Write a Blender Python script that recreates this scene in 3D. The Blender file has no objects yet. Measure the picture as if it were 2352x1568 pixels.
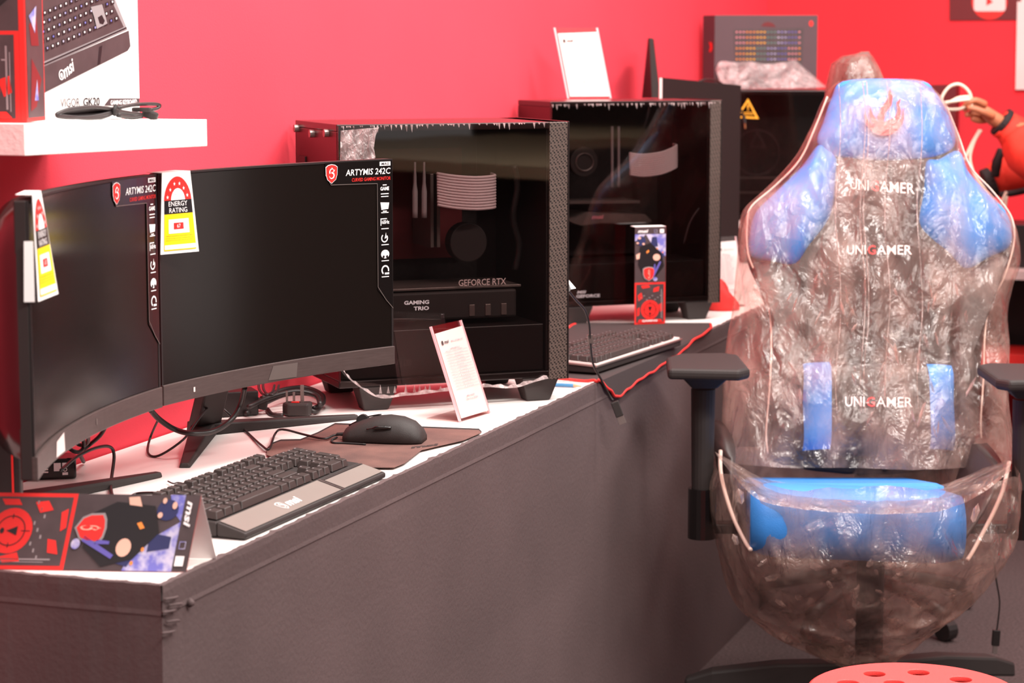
import bpy, bmesh, math, random
from math import sin, cos, pi, sqrt, atan, atan2
from mathutils import Vector, Matrix, noise
random.seed(7)
V = Vector
scn = bpy.context.scene
COL = scn.collection

# ------------------------------------------------------------------ camera
F = 5200.0; EYE = V((0, 0, 1.38)); TH = atan(674 / F); DZ = 0.76
cd = bpy.data.cameras.new('camera'); cam = bpy.data.objects.new('camera', cd); COL.objects.link(cam)
cam.location = EYE; cam.rotation_euler = (pi / 2 - TH, 0, 0)
cd.sensor_width = 36; cd.lens = F / 2352 * 36
cd.dof.use_dof = True; cd.dof.focus_distance = 3.55; cd.dof.aperture_fstop = 7.0
scn.camera = cam

# ------------------------------------------------------------------ world, lamps, exposure
scn.view_settings.view_transform = 'Standard'; scn.view_settings.look = 'None'
scn.view_settings.exposure = 0.55; scn.view_settings.gamma = 1; scn.view_settings.use_curve_mapping = False
w = bpy.data.worlds.new('hall'); scn.world = w; w.use_nodes = True
w.node_tree.nodes['Background'].inputs[0].default_value = (1.0, 0.86, 0.82, 1)
w.node_tree.nodes['Background'].inputs[1].default_value = 0.62
def area(name, loc, tgt, sx, sy, power, col=(1, .93, .88)):
    l = bpy.data.lights.new(name, 'AREA'); l.shape = 'RECTANGLE'; l.size = sx; l.size_y = sy
    l.energy = power; l.color = col
    o = bpy.data.objects.new(name, l); COL.objects.link(o); o.location = loc
    o.rotation_euler = (V(tgt) - V(loc)).to_track_quat('-Z', 'Y').to_euler()
    return o
for k_ in range(3):
    area('hall_lamp', (0.9 + .7 * k_, 1.3 + .35 * k_, 3.2), (0.0 + .2 * k_, 3.9, 0.8), 2.2, .12, 34)
for k_ in range(2):
    area('hall_lamp', (1.0 + .7 * k_, 4.3 + .6 * k_, 3.3), (0.7, 5.2, 0.5), 2.0, .14, 36)
area('hall_lamp', (0.2, 3.0, 3.2), (-0.2, 3.6, 0.7), 1.2, .3, 34)

# ------------------------------------------------------------------ pixel -> world
def ray(u, v):
    a = (u - 1176) / F; b = (784 - v) / F
    return V((a, cos(TH) + b * sin(TH), -sin(TH) + b * cos(TH)))
def PZ(u, v, z=DZ):
    d = ray(u, v); return EYE + d * ((z - EYE.z) / d.z)
def PY(u, v, Y):
    d = ray(u, v); return EYE + d * (Y / d.y)
def PP(u, v, p0, n):
    d = ray(u, v); return EYE + d * ((V(p0) - EYE).dot(n) / d.dot(n))

# ------------------------------------------------------------------ materials
def lin(c):
    return tuple(((x / 255) / 12.92 if x / 255 <= .04045 else ((x / 255 + .055) / 1.055) ** 2.4) for x in c)
def mat(name, rgb, rough=.5, metal=0, bump=0, bscale=200, var=0, vscale=8, spec=.5, coat=0, emit=None, stretch=None, trans=0, rgb2=None, thr=None):
    m = bpy.data.materials.new(name); m.use_nodes = True
    nt = m.node_tree; b = nt.nodes['Principled BSDF']; c = lin(rgb)
    b.inputs['Base Color'].default_value = (*c, 1)
    b.inputs['Roughness'].default_value = rough; b.inputs['Metallic'].default_value = metal
    b.inputs['Specular IOR Level'].default_value = spec
    b.inputs['Coat Weight'].default_value = coat
    b.inputs['Coat Roughness'].default_value = .15
    tc = nt.nodes.new('ShaderNodeTexCoord')
    def nz(scale, det=4):
        n = nt.nodes.new('ShaderNodeTexNoise'); n.inputs['Scale'].default_value = scale; n.inputs['Detail'].default_value = det
        if stretch:
            mp = nt.nodes.new('ShaderNodeMapping'); mp.inputs['Scale'].default_value = stretch
            nt.links.new(tc.outputs['Object'], mp.inputs[0]); nt.links.new(mp.outputs[0], n.inputs['Vector'])
        else: nt.links.new(tc.outputs['Object'], n.inputs['Vector'])
        return n
    if var or rgb2:
        n = nz(vscale); r = nt.nodes.new('ShaderNodeValToRGB')
        c2 = lin(rgb2) if rgb2 else tuple(min(1, x * (1 + var)) for x in c)
        c1 = c if rgb2 else tuple(x * (1 - var) for x in c)
        r.color_ramp.elements[0].color = (*c1, 1); r.color_ramp.elements[1].color = (*c2, 1)
        if thr: r.color_ramp.elements[0].position, r.color_ramp.elements[1].position = thr
        else: r.color_ramp.elements[0].position, r.color_ramp.elements[1].position = .3, .7
        nt.links.new(n.outputs['Fac'], r.inputs[0]); nt.links.new(r.outputs[0], b.inputs['Base Color'])
    if bump:
        n = nz(bscale); bp = nt.nodes.new('ShaderNodeBump'); bp.inputs['Strength'].default_value = bump
        bp.inputs['Distance'].default_value = .002
        nt.links.new(n.outputs['Fac'], bp.inputs['Height']); nt.links.new(bp.outputs[0], b.inputs['Normal'])
    if emit:
        b.inputs['Emission Color'].default_value = (*lin(rgb), 1); b.inputs['Emission Strength'].default_value = emit
    return m
def frontonly(nt, node):
    g = nt.nodes.new('ShaderNodeNewGeometry'); m_ = nt.nodes.new('ShaderNodeMath'); m_.operation = 'SUBTRACT'; m_.inputs[0].default_value = 1
    nt.links.new(g.outputs['Backfacing'], m_.inputs[1]); k = nt.nodes.new('ShaderNodeMath'); k.operation = 'MULTIPLY'
    nt.links.new(node.outputs[0], k.inputs[0]); nt.links.new(m_.outputs[0], k.inputs[1]); return k
def film(name, body=.18, gloss=.25, rough=.12, bump=.6, scale=18, tint=(.95, .9, .88), bodyc=(235, 215, 205), stretch=(1, 1, .5), fres=.6, lo=None, hi=None):
    m = bpy.data.materials.new(name); m.use_nodes = True; nt = m.node_tree; nt.nodes.clear()
    N = nt.nodes.new; L = nt.links.new
    out = N('ShaderNodeOutputMaterial'); tr = N('ShaderNodeBsdfTransparent'); tr.inputs[0].default_value = (*tint, 1)
    df = N('ShaderNodeBsdfDiffuse'); df.inputs[0].default_value = (*lin(bodyc), 1)
    tl = N('ShaderNodeBsdfTranslucent'); tl.inputs[0].default_value = (*lin(bodyc), 1)
    gl = N('ShaderNodeBsdfGlossy'); gl.inputs['Roughness'].default_value = rough
    tc = N('ShaderNodeTexCoord'); mp = N('ShaderNodeMapping'); mp.inputs['Scale'].default_value = stretch
    L(tc.outputs['Object'], mp.inputs[0])
    n1 = N('ShaderNodeTexNoise'); n1.inputs['Scale'].default_value = scale; n1.inputs['Detail'].default_value = 5; n1.inputs['Distortion'].default_value = 1.2
    L(mp.outputs[0], n1.inputs['Vector'])
    vo = N('ShaderNodeTexVoronoi'); vo.inputs['Scale'].default_value = scale * .8; L(mp.outputs[0], vo.inputs['Vector'])
    ad = N('ShaderNodeMath'); ad.operation = 'ADD'; L(n1.outputs['Fac'], ad.inputs[0]); L(vo.outputs['Distance'], ad.inputs[1])
    bp = N('ShaderNodeBump'); bp.inputs['Strength'].default_value = bump; bp.inputs['Distance'].default_value = .02
    L(ad.outputs[0], bp.inputs['Height'])
    for s in (df, tl, gl): L(bp.outputs[0], s.inputs['Normal'])
    m1 = N('ShaderNodeMixShader'); m1.inputs[0].default_value = .5; L(df.outputs[0], m1.inputs[1]); L(tl.outputs[0], m1.inputs[2])
    n2 = N('ShaderNodeTexNoise'); n2.inputs['Scale'].default_value = scale * .55; n2.inputs['Detail'].default_value = 6; L(mp.outputs[0], n2.inputs['Vector'])
    mr = N('ShaderNodeMapRange'); mr.inputs['From Min'].default_value = .40; mr.inputs['From Max'].default_value = .60
    mr.inputs['To Min'].default_value = lo if lo is not None else body * .5; mr.inputs['To Max'].default_value = hi or body * 1.9; L(n2.outputs['Fac'], mr.inputs['Value'])
    m2 = N('ShaderNodeMixShader'); L(mr.outputs[0], m2.inputs[0]); L(tr.outputs[0], m2.inputs[1]); L(m1.outputs[0], m2.inputs[2])
    fr = N('ShaderNodeFresnel'); fr.inputs['IOR'].default_value = 1.5; L(bp.outputs[0], fr.inputs['Normal'])
    mu = N('ShaderNodeMath'); mu.operation = 'MULTIPLY_ADD'; mu.inputs[1].default_value = fres; mu.inputs[2].default_value = gloss
    L(fr.outputs[0], mu.inputs[0]); mu.use_clamp = True; mu = frontonly(nt, mu)
    m3 = N('ShaderNodeMixShader'); L(mu.outputs[0], m3.inputs[0]); L(m2.outputs[0], m3.inputs[1]); L(gl.outputs[0], m3.inputs[2])
    L(m3.outputs[0], out.inputs[0]); return m
def glass(name, tint=.3, gloss=.05, rough=.02, bump=0.0, bs=6):
    m = bpy.data.materials.new(name); m.use_nodes = True; nt = m.node_tree; nt.nodes.clear()
    N = nt.nodes.new; L = nt.links.new
    out = N('ShaderNodeOutputMaterial'); tr = N('ShaderNodeBsdfTransparent')
    tr.inputs[0].default_value = (tint, tint * .94, tint * .93, 1)
    gl = N('ShaderNodeBsdfGlossy'); gl.inputs['Roughness'].default_value = rough
    fr = N('ShaderNodeFresnel'); fr.inputs['IOR'].default_value = 1.5
    mu = N('ShaderNodeMath'); mu.operation = 'ADD'; mu.inputs[1].default_value = gloss; L(fr.outputs[0], mu.inputs[0]); mu = frontonly(nt, mu)
    ms = N('ShaderNodeMixShader'); L(mu.outputs[0], ms.inputs[0]); L(tr.outputs[0], ms.inputs[1]); L(gl.outputs[0], ms.inputs[2])
    if bump:
        tc = N('ShaderNodeTexCoord'); n1 = N('ShaderNodeTexNoise'); n1.inputs['Scale'].default_value = bs; L(tc.outputs['Object'], n1.inputs['Vector'])
        bp = N('ShaderNodeBump'); bp.inputs['Strength'].default_value = bump; bp.inputs['Distance'].default_value = .005; L(n1.outputs['Fac'], bp.inputs['Height']); L(bp.outputs[0], gl.inputs['Normal'])
    L(ms.outputs[0], out.inputs[0]); return m
def perforated(name, base, dark, scale):
    m = mat(name, base, .45); nt = m.node_tree; b = nt.nodes['Principled BSDF']
    tc = nt.nodes.new('ShaderNodeTexCoord'); vo = nt.nodes.new('ShaderNodeTexVoronoi'); vo.inputs['Scale'].default_value = scale
    vo.inputs['Randomness'].default_value = 0
    mp = nt.nodes.new('ShaderNodeMapping'); mp.inputs['Rotation'].default_value = (0, .78, .35)
    r = nt.nodes.new('ShaderNodeValToRGB'); r.color_ramp.elements[0].position = .36; r.color_ramp.elements[1].position = .44
    r.color_ramp.elements[0].color = (*lin(dark), 1); r.color_ramp.elements[1].color = (*lin(base), 1)
    nt.links.new(tc.outputs['Object'], mp.inputs[0]); nt.links.new(mp.outputs[0], vo.inputs['Vector'])
    nt.links.new(vo.outputs['Distance'], r.inputs[0]); nt.links.new(r.outputs[0], b.inputs['Base Color'])
    return m
M = dict(
    redwall=mat('red_painted_board', (240, 72, 88), .75, bump=.12, bscale=300, var=.04, vscale=2.5, spec=.2),
    redback=mat('red_board_back', (236, 56, 66), .75, bump=.12, bscale=300, var=.05, vscale=2, spec=.2),
    white=mat('white_laminate', (240, 232, 228), .4, bump=.1, bscale=60, var=.03, vscale=3, spec=.4),
    shelf=mat('white_foam_shelf', (246, 240, 236), .7, bump=.5, bscale=160),
    cloth=mat('black_painted_cloth', (92, 76, 76), .8, bump=.35, bscale=140, var=.13, vscale=3, spec=.35),
    carpet=mat('grey_carpet', (88, 74, 74), .95, bump=1, bscale=500, var=.35, vscale=160, spec=.1),
    blk=mat('black_plastic', (36, 30, 30), .42, var=.1, vscale=30),
    blkmat=mat('matt_black_plastic', (46, 39, 38), .6, bump=.15, bscale=800, spec=.4),
    key=mat('keycap_black', (58, 48, 46), .48, bump=.1, bscale=900),
    gloss=mat('glossy_black', (16, 13, 13), .2, coat=.4),
    screen=mat('dark_screen', (20, 15, 13), .2, spec=.4),
    chin=mat('brushed_dark_chin', (90, 76, 74), .36, metal=.35, bump=.1, bscale=500, stretch=(1, 1, 12), var=.12, vscale=30),
    silver=mat('silver', (190, 182, 178), .3, metal=.9), brass=mat('brass', (190, 160, 110), .35, metal=.8),
    greysat=mat('satin_grey', (132, 120, 116), .32, metal=.55, var=.06, vscale=12), plate=mat('brushed_wrist_plate', (148, 136, 130), .38, metal=.25, var=.04, vscale=12),
    paper=mat('white_paper', (250, 247, 245), .6, spec=.3), pink=mat('pink_ink', (226, 140, 150), .6),
    redink=mat('red_ink', (232, 46, 42), .45, spec=.4), red2=mat('dark_red_ink', (130, 22, 26), .5),
    blackink=mat('black_ink', (26, 20, 24), .4), charcoal=mat('charcoal_ink', (74, 60, 62), .4, var=.15, vscale=40),
    yellow=mat('yellow_ink', (250, 214, 20), .45), whiteink=mat('white_ink', (250, 244, 244), .5),
    greyink=mat('grey_ink', (150, 140, 142), .5), orange=mat('orange_ink', (240, 140, 60), .5),
    purple=mat('violet_ink', (96, 88, 170), .5), lilac=mat('lilac_ink', (196, 190, 214), .5, rgb2=(110, 110, 190), vscale=60, thr=(.4, .6)),
    skinink=mat('pale_peach_ink', (232, 180, 160), .5), teal=mat('teal_ink', (90, 130, 122), .5),
    navy=mat('navy_ink', (40, 44, 90), .5), darkred=mat('maroon', (104, 18, 24), .55),
    pcb=mat('dark_board', (34, 28, 28), .5, var=.5, vscale=120), case=mat('case_steel', (40, 32, 32), .35, metal=.3),
    casetop=mat('case_top', (62, 48, 48), .28, metal=.5), rear=mat('rear_red_reflection', (66, 24, 28), .35, metal=.4),  # rear panel colour has a dark red reflection painted in
    perf=perforated('mesh_grille', (88, 74, 68), (12, 9, 9), 250),
    sleeve=mat('white_sleeving', (226, 204, 206), .6, bump=.3, bscale=900), tube=mat('black_tube', (24, 20, 20), .35),
    rub=mat('rubber', (30, 26, 26), .7), cable=mat('black_cable', (38, 31, 31), .45), wcable=mat('white_cable', (240, 226, 205), .5),
    glassp=glass('tinted_glass', .72, .03, .02, .03, 5), glass2=glass('tinted_glass_far', .66, .025, .03, .04, 5),
    acryl=glass('clear_acrylic', .97, .03, .05), stick=glass('glossy_film', .55, .08, .05),
    wrap=film('clear_wrap', .25, .1, .15, .5, 40), pfilm=film('protective_film', .42, .06, .2, .5, 120, bodyc=(235, 215, 214), lo=.4, hi=.95),
    bag=film('chair_bag', .27, .03, .15, .85, 20, lo=.05, hi=.39, fres=.55, bodyc=(246, 204, 190), tint=(.98, .91, .88)), bag2=film('seat_bag', .13, .035, .14, 1.0, 22, lo=.10, hi=.36, fres=.8, bodyc=(238, 200, 184), tint=(.93, .86, .83)), baghead=film('brown_bag', .45, .05, .2, .8, 20, bodyc=(190, 150, 140)),  # patchy milky body of the chair films stands in for reflected haze
    pouch=film('pouch', .5, .05, .12, .7, 45, bodyc=(255, 236, 236), lo=.45, hi=.95),
    blue=mat('blue_leatherette', (58, 136, 218), .42, bump=.25, bscale=500, var=.04, vscale=6),
    leather=mat('black_leatherette', (54, 40, 38), .42, bump=.3, bscale=500, var=.15, vscale=10),
    leather2=mat('black_mesh_fabric', (68, 52, 49), .7, bump=.5, bscale=700),
    piping=mat('pale_piping', (214, 186, 174), .5), highlight=film('painted_highlight_film', .5, .12, .15, .6, 60, bodyc=(255, 226, 212), lo=.15, hi=.75), chairred=mat('red_print', (240, 44, 50), .5),  # facet film is pale, with the highlights put into its colour
    stool=mat('red_moulded_plastic', (248, 78, 74), .45, bump=.3, bscale=700, spec=.4), jacket=mat('red_jacket', (226, 52, 34), .75, bump=.7, bscale=40, var=.12, vscale=12),
    trim=mat('black_trim', (30, 24, 26), .7), skin=mat('skin', (190, 118, 84), .5, var=.08, vscale=20), trousers=mat('dark_trousers', (40, 38, 46), .85),
    hair=mat('black_hair', (20, 16, 15), .55), pad=mat('worn_brown_pad', (88, 62, 58), .8, bump=.5, bscale=700, rgb2=(120, 84, 76), vscale=14), padedge=mat('pad_rubber', (30, 24, 24), .8),
    pad2=mat('black_cloth_pad', (58, 46, 46), .85, bump=.5, bscale=700), redstitch=mat('red_stitching', (236, 48, 44), .6, bump=.6, bscale=300),
    pencil=mat('blue_paint', (74, 140, 190), .4), wood=mat('pale_wood', (220, 180, 140), .6), beige=mat('beige_laminate', (212, 186, 150), .45),
    led=mat('keyboard_white_base', (235, 215, 212), .4), amber=mat('warning_yellow', (246, 176, 40), .45), ink=mat('dark_logo', (58, 42, 40), .6),
)

# ------------------------------------------------------------------ object helpers
MW = {}
def thing(name, label, cat, loc=(0, 0, 0), rz=0, group=None):
    o = bpy.data.objects.new(name, None); COL.objects.link(o); o.empty_display_size = .05
    o.location = loc; o.rotation_euler = (0, 0, rz)
    MW[o.name] = Matrix.Translation(V(loc)) @ Matrix.Rotation(rz, 4, 'Z')
    o['label'] = label; o['category'] = cat
    if group: o['group'] = group
    return o
def tag(o, label, cat, group=None):
    o['label'] = label; o['category'] = cat
    if group: o['group'] = group
    return o
class MB:
    def __init__(s): s.v = []; s.f = []
    def add(s, vs, fs):
        b = len(s.v); s.v += [V(p) for p in vs]; s.f += [tuple(i + b for i in f) for f in fs]; return s
    def hexa(s, p):   # p: 4 bottom, 4 top
        return s.add(p, [(3, 2, 1, 0), (4, 5, 6, 7), (0, 1, 5, 4), (1, 2, 6, 5), (2, 3, 7, 6), (3, 0, 4, 7)])
    def box(s, c, d, rz=0, R=None):
        x, y, z = d[0] / 2, d[1] / 2, d[2] / 2; R = R or Matrix.Rotation(rz, 3, 'Z'); c = V(c)
        return s.hexa([c + R @ V(q) for q in ((-x, -y, -z), (x, -y, -z), (x, y, -z), (-x, y, -z), (-x, -y, z), (x, -y, z), (x, y, z), (-x, y, z))])
    def prism(s, pts, off):   # pts 3-D polygon, off vector extrude
        n = len(pts); off = V(off); pts = [V(p) for p in pts]
        return s.add(pts + [p + off for p in pts], [tuple(range(n))[::-1], tuple(range(n, 2 * n))] + [(i, (i + 1) % n, (i + 1) % n + n, i + n) for i in range(n)])
    def tube(s, pts, r, n=8, sm=4, closed=False):
        pts = [V(p) for p in pts]
        if sm > 1 and len(pts) > 2: pts = spline(pts, sm, closed)
        m = len(pts); rings = []; up = None
        for i, p in enumerate(pts):
            if closed: t = pts[(i + 1) % m] - pts[i - 1]
            else: t = pts[min(i + 1, m - 1)] - pts[max(i - 1, 0)]
            if t.length < 1e-9: t = V((0, 0, 1))
            t.normalize()
            if up is None: up = t.orthogonal().normalized()
            up = (up - t * up.dot(t)); up = up.normalized() if up.length > 1e-6 else t.orthogonal().normalized()
            q = t.cross(up); rr = r[min(int(i * len(r) / m), len(r) - 1)] if isinstance(r, (list, tuple)) else r
            rings.append([p + (up * cos(a) + q * sin(a)) * rr for a in [2 * pi * k / n for k in range(n)]])
        vs = [p for R in rings for p in R]; fs = []
        for i in range(m if closed else m - 1):
            a = i * n; b = ((i + 1) % m) * n
            fs += [(a + k, a + (k + 1) % n, b + (k + 1) % n, b + k) for k in range(n)]
        if not closed: fs += [tuple(range(n))[::-1], tuple(range((m - 1) * n, m * n))]
        return s.add(vs, fs)
    def rings(s, R, capA=True, capB=True):
        n = len(R[0]); vs = [p for q in R for p in q]; fs = []
        for i in range(len(R) - 1):
            fs += [(i * n + k, i * n + (k + 1) % n, (i + 1) * n + (k + 1) % n, (i + 1) * n + k) for k in range(n)]
        if capA: fs.append(tuple(range(n))[::-1])
        if capB: fs.append(tuple(range((len(R) - 1) * n, len(R) * n)))
        return s.add(vs, fs)
    def cyl(s, a, b, r, n=16, r2=None):
        a = V(a); b = V(b); t = (b - a).normalized(); u = t.orthogonal().normalized(); q = t.cross(u); r2 = r if r2 is None else r2
        return s.rings([[a + (u * cos(2 * pi * k / n) + q * sin(2 * pi * k / n)) * r for k in range(n)], [b + (u * cos(2 * pi * k / n) + q * sin(2 * pi * k / n)) * r2 for k in range(n)]])
    def build(s, name, m, parent=None, smooth=False, bevel=0, world=True, label=None, sub=0, bseg=2):
        me = bpy.data.meshes.new(name)
        vs = s.v
        Mx = MW[parent.name] if parent else Matrix.Identity(4)
        if world and parent: inv = Mx.inverted(); vs = [inv @ p for p in vs]
        org = None
        if not parent:
            org = sum(vs, V()) / len(vs); org.z = min(p.z for p in vs); vs = [p - org for p in vs]
        me.from_pydata([tuple(p) for p in vs], [], s.f); me.validate()
        bm = bmesh.new(); bm.from_mesh(me); bmesh.ops.recalc_face_normals(bm, faces=bm.faces); bm.to_mesh(me); bm.free()
        me.materials.append(M[m] if isinstance(m, str) else m)
        o = bpy.data.objects.new(name, me); COL.objects.link(o)
        if parent: o.parent = parent; MW[o.name] = Mx
        else: o.location = org; MW[o.name] = Matrix.Translation(org)
        if smooth: me.polygons.foreach_set('use_smooth', [True] * len(me.polygons))
        if bevel:
            b = o.modifiers.new('b', 'BEVEL'); b.width = bevel; b.segments = bseg; b.limit_method = 'ANGLE'; b.angle_limit = .6
        if sub:
            b = o.modifiers.new('s', 'SUBSURF'); b.levels = sub; b.render_levels = sub
        if label: o['label'] = label
        return o
def spline(p, k, closed=False):
    out = []; n = len(p)
    for i in range(n if closed else n - 1):
        g = (lambda j: p[j % n]) if closed else (lambda j: p[max(0, min(n - 1, j))])
        a, b, c, d = g(i - 1), g(i), g(i + 1), g(i + 2)
        for j in range(k):
            t = j / k; out.append(.5 * ((2 * b) + (c - a) * t + (2 * a - 5 * b + 4 * c - d) * t * t + (3 * b - a - 3 * c + d) * t ** 3))
    if not closed: out.append(p[-1].copy())
    return out
def box(name, c, d, m, parent=None, rz=0, **k): return MB().box(c, d, rz).build(name, m, parent, **k)
def tubes(name, lst, r, m, parent=None, n=8, sm=4, **k):
    b = MB()
    for p in lst: b.tube(p, r, n, sm)
    return b.build(name, m, parent, smooth=True, **k)
_tc = {}
def textmesh(s, bold=0.0, shear=0.0, space=1.0):
    key = (s, bold, shear, space)
    if key in _tc: return _tc[key]
    c = bpy.data.curves.new('t', 'FONT'); c.body = s; c.size = 1; c.offset = bold; c.shear = shear; c.space_character = space
    c.align_x = 'LEFT'; c.resolution_u = 2; c.fill_mode = 'FRONT'
    o = bpy.data.objects.new('t', c); COL.objects.link(o)
    dg = bpy.context.evaluated_depsgraph_get(); me = o.evaluated_get(dg).to_mesh()
    vs = [(v.co.x, v.co.y) for v in me.vertices]; fs = [tuple(p.vertices) for p in me.polygons]
    bpy.data.objects.remove(o); bpy.data.curves.remove(c)
    x0 = min(v[0] for v in vs); x1 = max(v[0] for v in vs); y0 = min(v[1] for v in vs); y1 = max(v[1] for v in vs)
    _tc[key] = ([((x - x0) / (x1 - x0), (y - y0) / (y1 - y0)) for x, y in vs], fs); return _tc[key]
def T(s, x, y, w, h, bold=.02, shear=0, rot=0):   # text filling a box whose lower-left is (x,y)
    return ('T', s, x, y, w, h, bold, shear, rot)
def decal(name, frame, shapes, m, parent, lift=.0004, cuts=None, label=None, ycuts=None):
    bm = bmesh.new()
    for sh in shapes:
        if sh and sh[0] == 'T':
            _, s, x, y, w_, h_, bo, she, rot = sh; vs, fs = textmesh(s, bo, she)
            P = []
            for a, b in vs:
                a *= w_; b *= h_
                P.append(bm.verts.new((x + a * cos(rot) - b * sin(rot), y + a * sin(rot) + b * cos(rot), 0)))
            for f in fs:
                try: bm.faces.new([P[i] for i in f])
                except ValueError: pass
        else:
            try: bm.faces.new([bm.verts.new((p[0], p[1], 0)) for p in sh])
            except ValueError: pass
    if cuts:
        for x in cuts:
            bmesh.ops.bisect_plane(bm, geom=bm.verts[:] + bm.edges[:] + bm.faces[:], plane_co=(x, 0, 0), plane_no=(1, 0, 0))
    for y in (ycuts or ()): bmesh.ops.bisect_plane(bm, geom=bm.verts[:] + bm.edges[:] + bm.faces[:], plane_co=(0, y, 0), plane_no=(0, 1, 0))
    bmesh.ops.triangulate(bm, faces=[f for f in bm.faces if len(f.verts) > 4])
    bm.verts.ensure_lookup_table()
    bm.verts.index_update()
    b = MB(); b.add([frame(v.co.x, v.co.y, lift) for v in bm.verts], [tuple(v.index for v in f.verts) for f in bm.faces]); bm.free()
    return b.build(name, m, parent, label=label)
def rect(x0, y0, x1, y1): return [(x0, y0), (x1, y0), (x1, y1), (x0, y1)]
def circ(x, y, r, n=24, ry=None): return [(x + r * cos(2 * pi * k / n), y + (ry or r) * sin(2 * pi * k / n)) for k in range(n)]
def ringp(x, y, r, w_, n=28, a0=0, a1=2 * pi, ry=1.0):
    return [[(x + q * cos(a), y + ry * q * sin(a)) for q, a in ((r, A), (r, B), (r - w_, B), (r - w_, A))] for A, B in [(a0 + (a1 - a0) * k / n, a0 + (a1 - a0) * (k + 1) / n) for k in range(n)]]
def star(x, y, r): return [(x + (r if k % 2 == 0 else r * .42) * sin(pi * k / 5), y + (r if k % 2 == 0 else r * .42) * cos(pi * k / 5)) for k in range(10)]
def shieldp(x, y, w_, h_, rot=0):
    pts = [(-.5, .36), (-.3, .46), (0, .5), (.3, .46), (.5, .36), (.48, -.05), (.36, -.3), (0, -.5), (-.36, -.3), (-.48, -.05)]
    return [(x + a * w_ * cos(rot) - b * h_ * sin(rot), y + a * w_ * sin(rot) + b * h_ * cos(rot)) for a, b in pts]
def swirl(x, y, s, rot=0):   # curling emblem inside the shield
    out = []
    def arc(cx, cy, r, a0, a1, w0, w1, n=10):
        for k in range(n):
            A = a0 + (a1 - a0) * k / n; B = a0 + (a1 - a0) * (k + 1) / n; wa = w0 + (w1 - w0) * k / n; wb = w0 + (w1 - w0) * (k + 1) / n
            out.append([(cx + q * cos(t), cy + q * sin(t)) for q, t in ((r, A), (r, B), (r - wb, B), (r - wa, A))])
    arc(0, .12, .26, .3, 3.6, .02, .12); arc(.02, -.1, .24, 1.9, -1.5, .13, .09); arc(.0, -.1, .26, -1.5, -3.0, .09, .02)
    out.append([(.1, .2), (.3, .3), (.2, .12)]); out.append([(-.05, .33), (.0, .46), (.1, .36)])
    return [[(x + (a * cos(rot) - b * sin(rot)) * s, y + (a * sin(rot) + b * cos(rot)) * s) for a, b in q] for q in out]
def planeframe(o, ux, uy, n=None):
    o = V(o); ux = V(ux); uy = V(uy); n = V(n).normalized() if n is not None else ux.cross(uy).normalized()
    return lambda x, y, l=0: o + ux * x + uy * y + n * l
def pxframe(p0, n):
    n = V(n).normalized()
    return lambda u, v, l=0: PP(u, v, p0, n) + n * l
def fbm(p, s=1.0, o=4): return noise.fractal(V(p) * s, 1.0, 2.0, o)

# ------------------------------------------------------------------ directions of the counter and walls
A0 = math.radians(19.4); E1 = V((sin(A0), cos(A0), 0)); E2 = V((-cos(A0), sin(A0), 0)); UP = V((0, 0, 1))
CORNER = V((-.408, 2.574, 0)); DEPTH = .488
def desk(a, d, z=DZ): p = CORNER + E1 * a + E2 * d; return V((p.x, p.y, z))
LEN = 5.172

# ------------------------------------------------------------------ the setting
def struct(name, mb, m, **k):
    o = mb.build(name, m, **k); o['kind'] = 'structure'; return o
struct('floor', MB().box((1, 3.5, -.025), (9, 11, .05)), 'carpet')
W0 = desk(0, DEPTH + .004, 0)
def wallpt(a, d, z): p = W0 + E1 * a + E2 * d; return V((p.x, p.y, z))
WL = (7.634 - W0.y) / cos(A0)
struct('wall_left', MB().hexa([wallpt(-.45, 0, 0), wallpt(-.45, .06, 0), wallpt(WL, .06, 0), wallpt(WL, 0, 0), wallpt(-.45, 0, 2.5), wallpt(-.45, .06, 2.5), wallpt(WL, .06, 2.5), wallpt(WL, 0, 2.5)]), 'redwall')
WC = wallpt(WL, 0, 0)
def wb(t, d, z): p = WC - E2 * t + E1 * d; return V((p.x, p.y, z))
struct('wall_back', MB().hexa([wb(-.06, 0, 0), wb(3.4, 0, 0), wb(3.4, .06, 0), wb(-.06, .06, 0), wb(-.06, 0, 2.5), wb(3.4, 0, 2.5), wb(3.4, .06, 2.5), wb(-.06, .06, 2.5)]), 'redback')

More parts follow.
